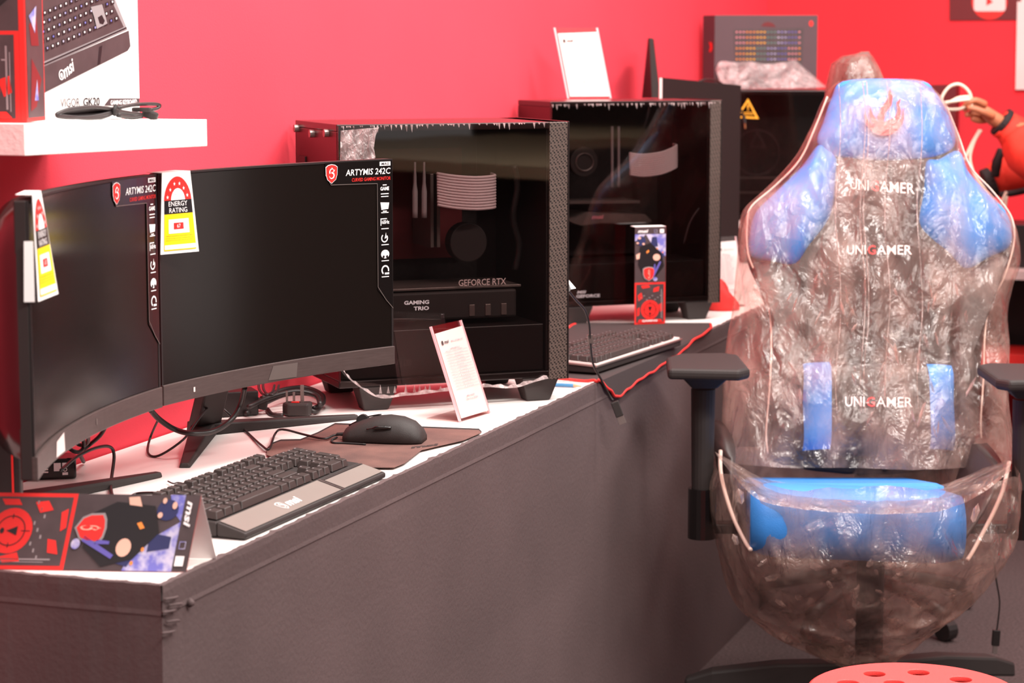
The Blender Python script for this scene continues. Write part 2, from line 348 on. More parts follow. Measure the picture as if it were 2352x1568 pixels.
# ------------------------------------------------------------------ display counter
ct = thing('display_counter', 'long display counter with white top and black cloth-covered front beside the red wall', 'counter', desk(0, 0, 0))
MB().hexa([desk(0.003, .003, DZ - .02), desk(LEN, .003, DZ - .02), desk(LEN, DEPTH, DZ - .02), desk(.003, DEPTH, DZ - .02)] + [desk(0.003, .003), desk(LEN, .003), desk(LEN, DEPTH), desk(.003, DEPTH)]).build('counter_top', 'white', ct)
def cloth(name, pa, pb, out, n, seam):
    # skirt with an uneven torn upper edge folded just over the top
    b = MB(); pa = V(pa); pb = V(pb); out = V(out); R = []
    rows = [(0, .0), (.2, .0), (.42, .0), (.6, .0), (.70, .0005), (.722, .0005), (.7245, .0015), (.730, .0008), (.752, .002), (.7605, .0018), (.7612, -.003)]
    for i in range(n + 1):
        t = i / n; base = pa.lerp(pb, t)
        jag = .0040 * fbm((t * 34 * (pb - pa).length, 3.1, seam)) + .0006 * random.uniform(-1, 1)
        col = []
        for z, o_ in rows:
            p = base + out * (o_ + .0016 * fbm((t * 7, z * 6, seam)) + .001 * max(0, fbm((t * 12, z * 20, seam + 5))))
            p.z = z + (jag * .3 if z > .75 else 0)
            if z > .761: p = p - out * (max(0, jag) + .002)
            col.append(p)
        R.append(col)
    k = len(rows); vs = [p for c in R for p in c]; fs = [(i * k + j, (i + 1) * k + j, (i + 1) * k + j + 1, i * k + j + 1) for i in range(n) for j in range(k - 1)]
    b.add(vs, fs); return b.build(name, 'cloth', ct)
cloth('front_cloth', desk(0, 0, 0), desk(LEN, 0, 0), -E2, 700, 1.0)
cloth('side_cloth', desk(0, DEPTH, 0), desk(0, 0, 0), -E1, 160, 8.0)
# tacked wrinkles near the corner and a tack
b = MB()
for k, (u, v) in enumerate([(392, 1372), (402, 1386), (388, 1402), (396, 1424), (386, 1450)]):
    fr = pxframe(desk(0, 0) - E2 * .004, -E2); b.tube([fr(u - 14, v + 4), fr(u, v, .004), fr(u + 16, v - 2 + 3 * (k % 2))], .0014, 6)
b.build('cloth_fold', 'cloth', ct, smooth=True)
fr = pxframe(desk(0, 0) - E2 * .003, -E2); MB().cyl(fr(436, 1384), fr(436, 1384, .005), .006, 14, .003).build('tack', 'cloth', ct, smooth=True)

# ------------------------------------------------------------------ wall shelf and what stands on it
sf0 = V((-.315, 3.541, 0))
def shp(a, d, z): p = sf0 + E1 * a + E2 * d; return V((p.x, p.y, z))
a0 = (2.756 - 3.541) / cos(A0); a1 = (3.212 - 3.541) / cos(A0)
b = MB(); n = 24
b.hexa([shp(a0, 0, 1.250), shp(a1, 0, 1.242), shp(a1, .268, 1.242), shp(a0, .268, 1.25), shp(a0, 0, 1.289), shp(a1, 0, 1.280), shp(a1, .268, 1.28), shp(a0, .268, 1.289)])
s = b.build('wall_shelf', 'shelf', bevel=.001); tag(s, 'thick white wall shelf with rough torn end, fixed to the red wall', 'shelf')
def boxed(name, label, cat, p, du, dv, dz, m, group=None, parts=None):
    t = thing(name, label, cat, p, 0, group); p = V(p); du = V(du); dv = V(dv)
    MB().hexa([p, p + du, p + du + dv, p + dv] + [q + V((0, 0, dz)) for q in (p, p + du, p + du + dv, p + dv)]).build('carton', m, t, bevel=.0008)
    return t
# white keyboard carton
cr = V((-.515, 3.184, 0)); kc = shp((3.184 - 3.541) / cos(A0) - .0, .09, 1.283)
L0 = .33; base = kc - E1 * L0
t = boxed('keyboard_carton', 'white keyboard carton with a printed black keyboard, standing on the wall shelf', 'box', base, E1 * L0, E2 * .07, .30, 'paper')
fr = pxframe(kc, -E2)
decal('printed_keyboard', fr, [[(60, -40), (248, -40), (292, 68), (84, 160), (40, 130)]], 'greyink', t, .0006)
decal('printed_keyboard', fr, [[(60, -40), (236, -40), (283, 62), (84, 148), (50, 130)]], 'charcoal', t, .0009)
decal('printed_wrist_rest', fr, [[(60, 162), (86, 158), (294, 70), (298, 106), (292, 116), (90, 218), (60, 232)]], 'charcoal', t, .0012)
ks = []; kw = []; kv = []
for r in range(6):
    for c in range(24):
        u = 84 + c * 12.2 - r * 1.5; v = 125 - 0.43 * (u - 84) - (5 - r) * 21 + 12
        top = 148 - (u - 84) * .43
        if u > 236 + (v + 40) * .42 or v > top - 14 or v < -30: continue
        ks.append([(u, v), (u + 8, v - 3.6), (u + 9, v + 7), (u + 1, v + 11)])
        (kw if (r + c) % 3 else kv).append([(u + 2.5, v + 1), (u + 5.5, v - .6), (u + 6, v + 4), (u + 3.5, v + 5)])
decal('printed_keys', fr, ks, 'blackink', t, .0013); decal('printed_key_letter', fr, kw, 'whiteink', t, .0016); decal('printed_key_letter', fr, kv, 'lilac', t, .0016)
decal('printed_wrist_line', fr, [[(60, 162), (84, 152), (288, 62), (289, 65), (84, 156), (60, 167)], [(226, 108), (233, 104), (228, 146), (222, 150)]], 'blackink', t, .0015)
decal('printed_patch', fr, [[(206, 16), (232, 10), (244, 54), (220, 66), (214, 40)]], 'greyink', t, .0018); decal('printed_patch', fr, [[(222, 40), (231, 34), (238, 48), (234, 56), (226, 54)]], 'blackink', t, .002)
pf = planeframe(PP(146, 182, kc, -E2), E1 * .001, (UP - E1 * -0.0) * .001, -E2)
SH = math.radians(24)
decal('carton_logo', pf, [T('msi', 0, 0, 30, 17, .02, .25, SH)], 'whiteink', t, .002)
decal('carton_logo', pf, [q for q in ringp(-8, 6, 7, 1.6, 16)] + [shieldp(-8, 5, 5, 7, SH)], 'whiteink', t, .002)
pf = planeframe(PP(138, 247, kc, -E2), E1 * .001, UP * .001, -E2)
def mm(px, p): return px * p.y / 5243 * 1000
k_ = PP(200, 240, kc, -E2); q_ = PP(300, 240, kc, -E2); mpx = (q_ - k_).length * 1000 / 100; vpx = k_.y / 5.243
decal('carton_name', pf, [T('VIGOR', 0, 0, 42 * mpx, 20 * vpx, 0)], 'charcoal', t, .001)
decal('carton_name', pf, [T('GK20', 49 * mpx, 0, 37 * mpx, 20 * vpx, .02)], 'blackink', t, .001)
decal('carton_tab', fr, [[(238, 242), (250, 226), (319, 226), (319, 244)]], 'charcoal', t, .001)
pf = planeframe(PP(252, 241, kc, -E2), E1 * .001, UP * .001, -E2)
decal('carton_tab_text', pf, [T('GAMING KEYBOARD', 0, 0, 62 * mpx, 11 * vpx, .02)], 'whiteink', t, .0015)
# red and black game box art (generic)
def battle_art(fr, t, mirrored=False):
    """portrait art in unit box x 0..1, y 0..1 (y up): lower half red circuit panel, upper half battle scene with emblem"""
    z = .0005
    t = next((c_ for c_ in t.children if c_.name.startswith(('carton', 'front_panel'))), t)
    D = lambda nm, sh, m, l=1: [decal(nm, fr, [q_], m, t, z * l) for q_ in sh] if nm == 'printed_pattern' else decal(nm, fr, sh, m, t, z * l)
    D('printed_border', [rect(0, 0, 1, .43)], 'redink'); D('printed_panel', [rect(.05, .018, .95, .412)], 'charcoal', 2)
    D('printed_scene', [rect(.0, .43, 1, 1)], 'charcoal', 1); D('printed_sky', [[(.35, .93), (1, .93), (1, .70), (.8, .72), (.6, .8), (.5, .85)], [(.0, .93), (.35, .93), (.2, .88), (0, .86)]], 'lilac', 2)
    D('printed_gear', [circ(.2, .86, .14, 14, .05), [(.45, .80), (.95, .72), (.9, .66), (.6, .6), (.3, .68)], [(.55, .9), (.7, .9), (.75, .8), (.5, .8)]], 'navy', 3)
    D('printed_armour', [[(.15, .8), (.5, .84), (.85, .74), (.95, .6), (.7, .5), (.25, .52), (.1, .62)]], 'blackink', 4)
    D('printed_pattern', [circ(.14, .89, .05, 8, .012), circ(.27, .83, .04, 8, .012), circ(.08, .84, .04, 8, .01), [(.03, .72), (.16, .74), (.14, .68), (.04, .67)]], 'skinink', 5)
    D('printed_emblem', [circ(.7, .69, .12, 16, .035)], 'skinink', 5)
    D('printed_spark', [[(.36, .75), (.44, .77), (.46, .75), (.38, .73)], circ(.72, .78, .03, 6, .008), circ(.9, .74, .03, 6, .008)], 'orange', 5)
    D('printed_shield', [shieldp(.45, .52, .40, .15)], 'greyink', 5); D('printed_shield', [shieldp(.45, .52, .34, .13)], 'redink', 6); D('printed_shield_mark', swirl(.45, .515, .12), 'skinink', 7)
    D('printed_blade', [[(.55, .5), (.62, .49), (.85, .64), (.8, .65)], [(.6, .56), (.66, .55), (.66, .62), (.62, .62)]], 'purple', 6); D('printed_button', [circ(.66, .465, .07, 14, .021)], 'lilac', 6)
    D('printed_target', [circ(.5, .15, .30, 26, .10)], 'redink', 3); D('printed_target', ringp(.5, .15, .2, .012, 26, ry=.34) + [[(.44, .18), (.56, .18), (.5, .13)], circ(.5, .11, .04, 8, .01), rect(.495, .2, .505, .24), rect(.495, .06, .505, .1), rect(.28, .148, .34, .152), rect(.66, .148, .72, .152)], 'blackink', 4)
    D('printed_pattern', [[(.1, .30), (.22, .33), (.26, .27), (.12, .24)], [(.62, .37), (.8, .39), (.78, .34), (.6, .33)], [(.2, .40), (.45, .405), (.5, .38), (.25, .37)], [(.78, .2), (.9, .22), (.92, .14), (.84, .12)], [(.08, .16), (.16, .18), (.16, .1), (.08, .08)]], 'redink', 3)
    D('printed_band', [[(.14, .05), (.86, .05), (.92, .02), (.1, .02)]], 'redink', 4)
    D('printed_circuit', [rect(.1 + .09 * k, .25 + .02 * (k % 3), .15 + .09 * k, .258 + .02 * (k % 3)) for k in range(9)] + [rect(.86, .06, .88, .36), rect(.9, .05, .91, .33)], 'greyink', 3)
    bw = [T('GAMING', .24, .026, .5, .02, .03)]; D('printed_word', bw, 'whiteink', 6)
    D('printed_logo', [T('msi', .08, .945, .34, .032, .03, .25)], 'whiteink', 6)
    D('printed_badge', ringp(.66, .96, .07, .012, 4, pi / 4, 2.25 * pi, .3), 'lilac', 6); D('printed_badge', [rect(.8, .94, .93, .98)], 'whiteink', 6)
rp = shp((2.80 - 3.541) / cos(A0), .03, 1.289)
rbx = PY(62, 277, 2.80); rbx.z = 1.289
t = thing('game_box', 'tall black and red promotional box at the left end of the wall shelf', 'box', rbx)
fl = (V((-.19, .02, 0))); dp = V((.02, .19, 0)).normalized() * .075
lf = rbx + fl
MB().hexa([lf, rbx, rbx + dp, lf + dp] + [q + V((0, 0, .26)) for q in (lf, rbx, rbx + dp, lf + dp)]).build('carton', 'redink', t, bevel=.0008)
battle_art(planeframe(rbx + fl * .70, fl * -.66, UP * .26, V((0, -1, 0))), t)
decal('side_print', planeframe(rbx, dp, UP * .26, dp.cross(UP)), [[(.06, .02), (.94, .02), (.94, .6), (.06, .6)]], 'charcoal', t, .0005)
decal('side_print', planeframe(rbx, dp, UP * .26, dp.cross(UP)), [[(.2, .05), (.5, .07), (.8, .2), (.3, .3)], [(.3, .36), (.7, .36), (.6, .5), (.2, .46)]], 'red2', t, .0008)
decal('side_print', planeframe(rbx, dp, UP * .26, dp.cross(UP)), [[(.2, .5), (.5, .42), (.6, .55)], [(.4, .1), (.6, .1), (.55, .2)]], 'lilac', t, .0011)
# coiled cable on the shelf
def sv(u, v, dy=0): return PY(u, v + (268 - v) * .18, 1.635 / (.3517 + (1176 - u) / 5243) - .05 + dy * .6)
t = thing('cable_bundle', 'coiled black power cable tied in the middle, lying on the wall shelf', 'cable', sv(250, 272))
L = []
for k in range(5):
    o = k * 3.2; dy = k * .008
    L.append([sv(268, 248 + k, dy), sv(215, 241 + o * .8, dy), sv(160, 247 + o, dy), sv(130, 262, dy), sv(150, 270 - k, dy), sv(210, 268 - o * .5, dy), sv(262, 254 + k, dy)])
L.append([sv(266, 252), sv(240, 268), sv(200, 272), sv(160, 268), sv(134, 264)])
for k in range(3):
    L.append([sv(264, 250 + k * 2), sv(300, 258 + k * 5, k * .006), sv(325, 262 + k * 3, k * .006), sv(300, 268 + k, k * .006), sv(270, 262 + k)])
L.append([sv(270, 244), sv(310, 234), sv(352, 232), sv(367, 236), sv(360, 245), sv(345, 249)])
tubes('cord', L, .0027, 'cable', t)
MB().tube([sv(266, 238, -.012), sv(262, 250, -.016), sv(264, 262, -.012)], .003).build('tie', 'rub', t, smooth=True)
b = MB(); R = Matrix.Rotation(.35, 3, 'Y'); b.box(sv(345, 262, -.006), (.022, .014, .012), R=R); b.build('plug', 'blkmat', t, bevel=.003)
MB().box(sv(325, 248, .01), (.026, .012, .006)).build('plug', 'blkmat', t, bevel=.002)
MB().box(sv(340, 247, .01), (.006, .004, .0035)).build('plug_pin', 'brass', t)

# ------------------------------------------------------------------ curved monitors
def monitor(Lp, Rp, zb, zt, label, apex, tips, chinmarks, R=1.3):
    Lp = V((Lp.x, Lp.y, 0)); Rp = V((Rp.x, Rp.y, 0)); tv = (Rp - Lp); W = tv.length; tv.normalize(); nv = V((tv.y, -tv.x, 0))
    mid = (Lp + Rp) / 2; S = (W / 2) ** 2 / 2 / R; H = zt - zb; chin = .029
    fr = lambda s, z, l=0: mid + tv * s + nv * (l - (S - s * s / 2 / R)) + V((0, 0, z))
    t = thing('curved_monitor', label, 'monitor', (apex[0], apex[1], DZ))
    N = 28; ss = [-W / 2 + W * k / N for k in range(N + 1)]
    def slab(name, m, z0, z1, l0, l1, sa=-W / 2, sb=W / 2, bev=0):
        R_ = []
        for k in range(N + 1):
            s_ = sa + (sb - sa) * k / N; R_.append([fr(s_, z0, l0), fr(s_, z0, l1), fr(s_, z1, l1), fr(s_, z1, l0)])
        return MB().rings(R_).build(name, m, t, bevel=bev)
    slab('housing', 'blkmat', zb, zt, -.017, -.001, bev=.002)
    b = MB(); NS = 60; z0_, z1_ = zb + chin + .001, zt - .004
    b.add([fr(-W / 2 + .004 + (W - .008) * k / NS, z_, .0004) for k in range(NS + 1) for z_ in (z0_, z1_)], [(2 * k, 2 * k + 2, 2 * k + 3, 2 * k + 1) for k in range(NS)]); b.build('screen', 'screen', t, smooth=True)
    for (z0, z1) in ((zt - .003, zt),): slab('bezel', 'blk', z0, z1, -.001, .0012)
    for sg in (-1, 1): slab('bezel', 'blk', zb + chin, zt - .003, -.001, .0012, sg * (W / 2 - .0035), sg * W / 2)
    slab('chin', 'chin', zb, zb + chin, -.003, .004, bev=.001)
    for q in chinmarks:
        decal('tape_residue', fr, [[(a, zb + b_) for a, b_ in q]], 'greysat' if q is not chinmarks[0] else 'led', t, .0046, cuts=None)
    # bulged rear shell
    R_ = []
    for k in range(9):
        f = k / 8; ww = W * (.5 - .16 * f ** 1.5); hh = H * (.5 - .14 * f ** 1.5); l = -.017 - .05 * sin(f * pi / 2)
        zc = (zb + zt) / 2; ring = []
        for j in range(24):
            a = 2 * pi * j / 24; cx = max(-1, min(1, 1.25 * cos(a))); cz = max(-1, min(1, 1.25 * sin(a)))
            ring.append(fr(cx * ww, zc + cz * hh, l if k else -.015))
        R_.append(ring)
    MB().rings(R_, False, True).build('rear_shell', 'gloss', t, smooth=True)
    ap = V((apex[0], apex[1], 0)); c = fr(0, zb + .13, -.06)
    sd = tv * .028
    b0 = ap + V((0, 0, DZ + .008)); MB().hexa([b0 - sd - nv * .012, b0 + sd - nv * .012, b0 + sd + nv * .012, b0 - sd + nv * .012, c - sd - nv * .02, c + sd - nv * .02, c + sd, c - sd]).build('stand_neck', 'blkmat', t, bevel=.003)
    for q in tips:
        q = V((q[0], q[1], 0)); d = (q - ap).normalized(); pr = V((-d.y, d.x, 0))
        st = ap - d * .02
        MB().hexa([st - pr * .024 + V((0, 0, DZ + .0005)), st + pr * .024 + V((0, 0, DZ + .0005)), q + pr * .009 + V((0, 0, DZ + .0005)), q - pr * .009 + V((0, 0, DZ + .0005)),
                   st - pr * .02 + V((0, 0, DZ + .02)), st + pr * .02 + V((0, 0, DZ + .02)), q + pr * .006 + V((0, 0, DZ + .008)), q - pr * .006 + V((0, 0, DZ + .008))]).build('stand_leg', 'blkmat', t, bevel=.002)
    # display sticker: band along the top right and strip down the right
    x1 = W / 2 - .001; y1 = zt - .002; cuts = [x1 - .02 * k for k in range(1, 8)]
    band = [(x1 - .140, y1), (x1, y1), (x1, y1 - .236), (x1 - .014, y1 - .222 + .0), (x1 - .031, y1 - .200), (x1 - .031, y1 - .036), (x1 - .128, y1 - .034), (x1 - .140, y1 - .018)]
    decal('screen_sticker', fr, [[(x1 - .031, y1), (x1, y1), (x1, y1 - .236), (x1 - .031, y1 - .205)], [(x1 - .140, y1), (x1 - .031, y1), (x1 - .031, y1 - .035), (x1 - .128, y1 - .034), (x1 - .140, y1 - .018)]], 'stick' if 0 else 'gloss', t, .0017, cuts, label='glossy black display sticker')
    t0 = t; t = [c_ for c_ in t.children if c_.name.startswith('screen_sticker')][0]
    edge = []
    for a, b_ in zip(band[2:], band[3:]): 
        d = V((b_[0] - a[0], b_[1] - a[1])).normalized() * .0006; edge.append([(a[0] - d.y, a[1] + d.x), (b_[0] - d.y, b_[1] + d.x), (b_[0] + d.y, b_[1] - d.x), (a[0] + d.y, a[1] - d.x)])
    decal('sticker_edge', fr, edge, 'greysat', t, .0021, cuts)
    decal('sticker_shield', fr, [shieldp(x1 - .127, y1 - .017, .0255, .030)], 'whiteink', t, .0022, cuts); decal('sticker_shield', fr, [shieldp(x1 - .127, y1 - .017, .0235, .0280)], 'redink', t, .0025, cuts)
    decal('sticker_shield_mark', fr, swirl(x1 - .127, y1 - .017, .022), 'whiteink', t, .0029)
    decal('sticker_title', fr, [T('ARTYMIS 242C', x1 - .097, y1 - .0215, .093, .0098, .010, .12)], 'whiteink', t, .0022)
    decal('sticker_subtitle', fr, [T('CURVED GAMING MONITOR', x1 - .084, y1 - .031, .080, .0055, .008, .1)], 'redink', t, .0022)
    decal('sticker_tag', fr, [rect(x1 - .026, y1 - .0085, x1 - .004, y1 - .002)], 'whiteink', t, .0022); decal('sticker_tag', fr, [T('MAG', x1 - .023, y1 - .0073, .016, .004, .02, .2)], 'blackink', t, .0026)
    ic = []
    for k in range(6):
        y = y1 - .0465 - k * .0255; x = x1 - .016
        ic.append(rect(x - .0075, y - .0112, x + .0075, y - .0098))
        if k == 0: ic += [rect(x - .004, y + .007, x + .004, y + .0085), T('GAME', x - .009, y - .001, .018, .006, .03), rect(x - .008, y - .007, x + .008, y - .0055)]
        elif k == 1: ic += [[(x - .009, y + .006), (x + .009, y + .005), (x + .007, y - .005), (x - .007, y - .006)], rect(x - .004, y - .009, x + .004, y - .0075)]
        elif k == 2: ic += [T('165Hz', x - .008, y - .003, .017, .006, .03)] + [rect(x - .009, y - .0055, x - .0075, y + .006), rect(x - .009, y + .0045, x + .004, y + .006)]
        elif k == 3: ic += ringp(x - .001, y, .007, .002, 14, pi * .7, 2.2 * pi) + [[(x - .001, y - .001), (x + .002, y + .009), (x + .003, y)]]
        elif k == 4: ic += [circ(x, y, .0085, 18, .007)]
        else: ic += ringp(x, y, .008, .0025, 14, -.3, pi * 1.3) + [rect(x - .001, y - .007, x + .008, y - .004)]
    decal('sticker_icon', fr, ic, 'whiteink', t, .0022)
    decal('sticker_icon_mark', fr, [circ(x1 - .0195, y1 - .1525, .0022, 10), circ(x1 - .0125, y1 - .1525, .0022, 10)], 'blackink', t, .0026)
    return t0, fr, W, nv, tv
AL = PZ(80, 1105, .878); AR = PZ(368, 935, .878); BL = PZ(372, 932, .878); BR = PZ(903, 835, .878)
ma = monitor(AL, AR, .878, 1.206, 'curved gaming monitor nearest the camera, seen almost edge-on at the far left', (-.700, 3.0), [(-.515, 3.248), (-.565, 2.80)], [[(-.14, .003), (-.092, .003), (-.095, .027), (-.136, .022)], [(.05, .012), (.054, .012), (.054, .02), (.05, .02)]])
mb = monitor(BL, BR, .878, 1.206, 'curved gaming monitor in the middle with its dark screen facing the camera', (-.50, 3.62), [(-.487, 3.317), (-.262, 3.768)], [[(-.19, .010), (-.186, .010), (-.186, .017), (-.19, .017)], [(-.012, .004), (.052, .002), (.055, .024), (.0, .025)]])
# energy rating cards hung over the monitors
def energy(label, q, over, loc):
    """q: four world corners TL, TR, BR, BL"""
    TL, TR, BR_, BL_ = [V(p) for p in q]; t = thing('energy_rating_card', label, 'label', loc, 0)
    nrm = (TR - TL).cross(TL - BL_).normalized() * -1
    if nrm.dot(EYE - TL) < 0: nrm = -nrm
    def f(x, y, l=0):
        a = TL.lerp(TR, x); c = BL_.lerp(BR_, x); y_ = 1 - y; bow = .006 * sin(y * pi) if over else 0
        return a.lerp(c, y_) + nrm * (l + bow * (x - .2) * 0)
    g = MB(); G_ = 10; g.add([f(i / G_, j / G_, 0) for j in range(G_ + 1) for i in range(G_ + 1)] + [f(i / G_, j / G_, -.0006) for j in range(G_ + 1) for i in range(G_ + 1)], [(j * (G_ + 1) + i + o_, j * (G_ + 1) + i + 1 + o_, (j + 1) * (G_ + 1) + i + 1 + o_, (j + 1) * (G_ + 1) + i + o_) for j in range(G_) for i in range(G_) for o_ in (0, (G_ + 1) ** 2)])
    t0 = t; t = g.build('card', 'paper', t)
    back = V((over[0], over[1], 0)); g = MB(); g.prism([TL, TR, TR + back, TL + back], V((0, 0, .0008))); g.build('card_fold', 'paper', t0)
    z = .0009; CX = [.1 * i_ for i_ in range(1, 10)]
    decal('printed_arch', f, [[(.08, .66)] + [(.5 + .43 * cos(pi - pi * k / 16), .66 + .29 * sin(pi * k / 16)) for k in range(17)] + [(.92, .66)]], 'redink', t, z, CX, None, CX)
    decal('printed_arch_centre', f, [[(.28, .66)] + [(.5 + .22 * cos(pi - pi * k / 12), .66 + .145 * sin(pi * k / 12)) for k in range(13)]], 'paper', t, z + .0003, CX, None, CX)
    decal('printed_star', f, [[(x + (a - x) * 1.6, b_) for a, b_ in star(x, y, .026)] for x, y in ((.17, .70), (.26, .79), (.40, .86), (.57, .86), (.70, .80), (.80, .71))], 'whiteink', t, z + .0003, CX, None, CX)
    decal('printed_small_text', f, [T('The more stars', .35, .755, .3, .012, 0), T('the more', .38, .725, .24, .012, 0), T('energy efficient', .33, .695, .34, .012, 0)], 'pink', t, z + .0006, CX, None, CX)
    decal('printed_heading', f, [rect(.08, .49, .93, .66)], 'blackink', t, z, CX, None, CX); decal('printed_heading_text', f, [T('ENERGY', .2, .585, .58, .06, .0), T('RATING', .22, .505, .54, .06, .0)], 'whiteink', t, z + .0004, CX, None, CX)
    decal('printed_yellow', f, [rect(.08, .04, .93, .49)], 'yellow', t, z, CX, None, CX)
    decal('printed_window', f, [rect(.2, .25, .78, .425), rect(.09, .055, .92, .11)], 'paper', t, z + .0003, CX, None, CX); decal('printed_window', f, [rect(.34, .30, .62, .38)], 'redink', t, z + .0006, CX, None, CX)
    decal('printed_number', f, [T('67', .43, .318, .1, .045, .0)], 'whiteink', t, z + .0009, CX, None, CX)
    decal('printed_lines', f, [T(s_, .12, y, .74, .011, 0) for s_, y in (('When tested in accordance with', .215), ('Actual energy use and running costs will', .185), ('depend on how you use the product', .16), ('Compare all models at www.energyrating.gov.au', .075))], 'ink', t, z + .0006, CX, None, CX)
    return t
nB = mb[3]; P0 = BL + nB * .012
energy('energy rating card hung over the top left corner of the middle monitor', [PP(372, 398, P0, nB), PP(437, 393, P0, nB), PP(457, 577, P0 + nB * .014, nB), PP(369, 585, P0, nB)], (-nB * .03), PP(400, 400, P0, nB))
nA = ma[3]; q0 = AL + nA * .012 
def ap(s, z, l): return ma[1](s, z, l)
Wa = ma[2]
energy('energy rating card hung over the near end of the left monitor', [ap(-Wa / 2 + .003, 1.212, .006), ap(-Wa / 2 + .075, 1.212, .006), ap(-Wa / 2 + .086, 1.089, .022), ap(-Wa / 2 + .0, 1.089, .010)], (-nA * .02), ap(-Wa / 2 + .03, 1.2, .006))
f0 = ap(-Wa / 2 - .001, 1.089, .006); f1 = PY(55, 683, f0.y - .002); f2 = PY(55, 554, f0.y - .002); f3 = V((f0.x, f0.y, f2.z)); f1.z = f0.z
o = MB().prism([f0, f1, f2, f3], V((0, -.0006, 0))).build('blank_card', 'paper'); tag(o, 'blank white flap of card across the near side of the left monitor', 'card')

# ------------------------------------------------------------------ computer cases
def pc(name, label, nl, dirv, Ln, Dp, zt, gm, front_w=.035, glassy=True):
    d = V(dirv).normalized(); bk = V((-d.y, d.x, 0)); nl = V((nl[0], nl[1], 0)); zb = DZ + .042; Hh = zt - zb
    t = thing('computer_case', label, 'computer', (nl.x, nl.y, DZ))
    def P(a, b_, z): p = nl + d * a + bk * b_; return V((p.x, p.y, z))
    def slab(nm, a0, a1, b0, b1, z0, z1, m, bev=.0015, **k):
        return MB().hexa([P(a0, b0, z0), P(a1, b0, z0), P(a1, b1, z0), P(a0, b1, z0), P(a0, b0, z1), P(a1, b0, z1), P(a1, b1, z1), P(a0, b1, z1)]).build(nm, m, t, bevel=bev, **k)
    th = .002; fw = front_w
    slab('top_panel', 0, Ln, .002, Dp, zt - .012, zt, 'casetop'); slab('bottom_panel', 0, Ln, .002, Dp, zb, zb + .012, 'case')
    slab('side_panel', 0, Ln, Dp - .004, Dp, zb + .012, zt - .012, 'case'); slab('rear_panel', 0, .004, .002, Dp - .004, zb + .012, zt - .012, 'rear')
    slab('front_panel', Ln - fw, Ln, .0, Dp - .004, zb - .004, zt - .0, 'perf', label='perforated front grille')
    slab('front_edge', Ln, Ln + .003, -.001, Dp - .004, zb - .004, zt + .001, 'case')
    slab('front_divider', Ln - fw - .004, Ln - fw, .006, Dp - .004, zb + .012, zt - .012, 'case')
    slab('glass_panel', .001, Ln - fw - .001, -.004, -.0005, zb + .003, zt - .002, gm, 0)
    slab('motherboard_tray', .006, Ln - fw - .05, Dp - .03, Dp - .026, zb + .1, zt - .014, 'pcb'); slab('power_shroud', .005, Ln - fw - .006, .012, Dp - .03, zb + .013, zb + .095, 'case')
    for a in (.035, Ln - .085):
        for b_ in (.0, Dp - .05):
            z0 = DZ + .0008; p = [P(a + .012, b_ + .008, z0), P(a + .056, b_ + .008, z0), P(a + .056, b_ + .04, z0), P(a + .012, b_ + .04, z0), P(a, b_, zb), P(a + .07, b_, zb), P(a + .07, b_ + .048, zb), P(a, b_ + .048, zb)]
            MB().hexa(p).build('foot', 'blkmat', t, bevel=.002)
    return t, P, slab, d, bk, zb
# first case
L1 = V((-.295, 3.827, 0)); R1 = V((.098, 3.977, 0)); d1 = (R1 - L1)
t1, P1, S1, d_, bk_, zb1 = pc('pc', 'nearer black glass-sided computer case beside the middle monitor', L1, d1, d1.length, .262, 1.252, 'glassp')
n1 = -bk_
def inside(Pf, d, n, u, v, dep): return PP(u, v, Pf(0, dep, 1.0), n)
f_in = pxframe(P1(0, .05, 1), n1)
# rear details: screws, slots, expansion covers
for a, z in ((.02, 1.238), (.12, 1.232), (.21, 1.236)): MB().cyl(P1(-.0, .262 - a, z), P1(-.008, .262 - a, z), .007, 12).build('thumb_screw', 'greysat', t1)
for k in range(5): S1('slot_cover', -.002, 0, .07, .16, 1.14 - k * .02, 1.152 - k * .02, 'case', .0005)
S1('port_plate', -.003, 0, .19, .24, 1.06, 1.19, 'case', .0005); S1('rear_handle', -.006, -.001, .175, .182, 1.13, 1.18, 'silver', .0005)
def gpu(Pf, slab, zt_, txt, t, n, fpx, case1=True):
    slab('graphics_card', .02, .30, .05, .09, zb1 + .17 if case1 else zb1 + .18, zb1 + .215, 'blkmat', .004)
# graphics card with lettering
g0 = PP(905, 730, P1(0, .045, 1), n1); g1 = PP(1175, 640, P1(0, .045, 1), n1)
ga = (g1 - P1(0, .045, 0)).dot(d_); S1('graphics_card', .02, ga + .01, .045, .19, zb1 + .105, zb1 + .155, 'blkmat', .004); S1('backplate', .02, ga + .02, .05, .19, zb1 + .158, zb1 + .162, 'greysat', .0005)
for k in range(3): S1('card_vane', ga - .08 + k * .03, ga - .07 + k * .03, .043, .0455, zb1 + .11, zb1 + .13, 'greysat', .0005)
zt1 = lambda u, v, dep=.0: PP(u, v, P1(0, dep, 1), n1)
def tframe(u, v, dep): return planeframe(zt1(u, v, dep), d_ * .001, UP * .001, n1)
pm = (zt1(1000, 500, .04) - zt1(900, 500, .04)).length * 10; vm = 4.0 / 5.243
decal('card_lettering', tframe(1053, 657, .0425), [T('GEFORCE RTX', 0, 0, 112 * pm, 15 * vm, .01)], 'led', t1, .0008)
decal('glass_lettering', tframe(928, 700, -.0043), [T('GAMING', 0, 0, 57 * pm, 9 * vm, .03)], 'greyink', t1, .0006)
decal('glass_lettering', tframe(950, 713, -.0043), [T('TRIO', 0, 0, 35 * pm, 9 * vm, .03)], 'greyink', t1, .0006)
decal('shroud_lettering', tframe(905, 843, .011), [T('V100', 0, 0, 40 * pm, 18 * vm, .0)], 'charcoal', t1, .0006)
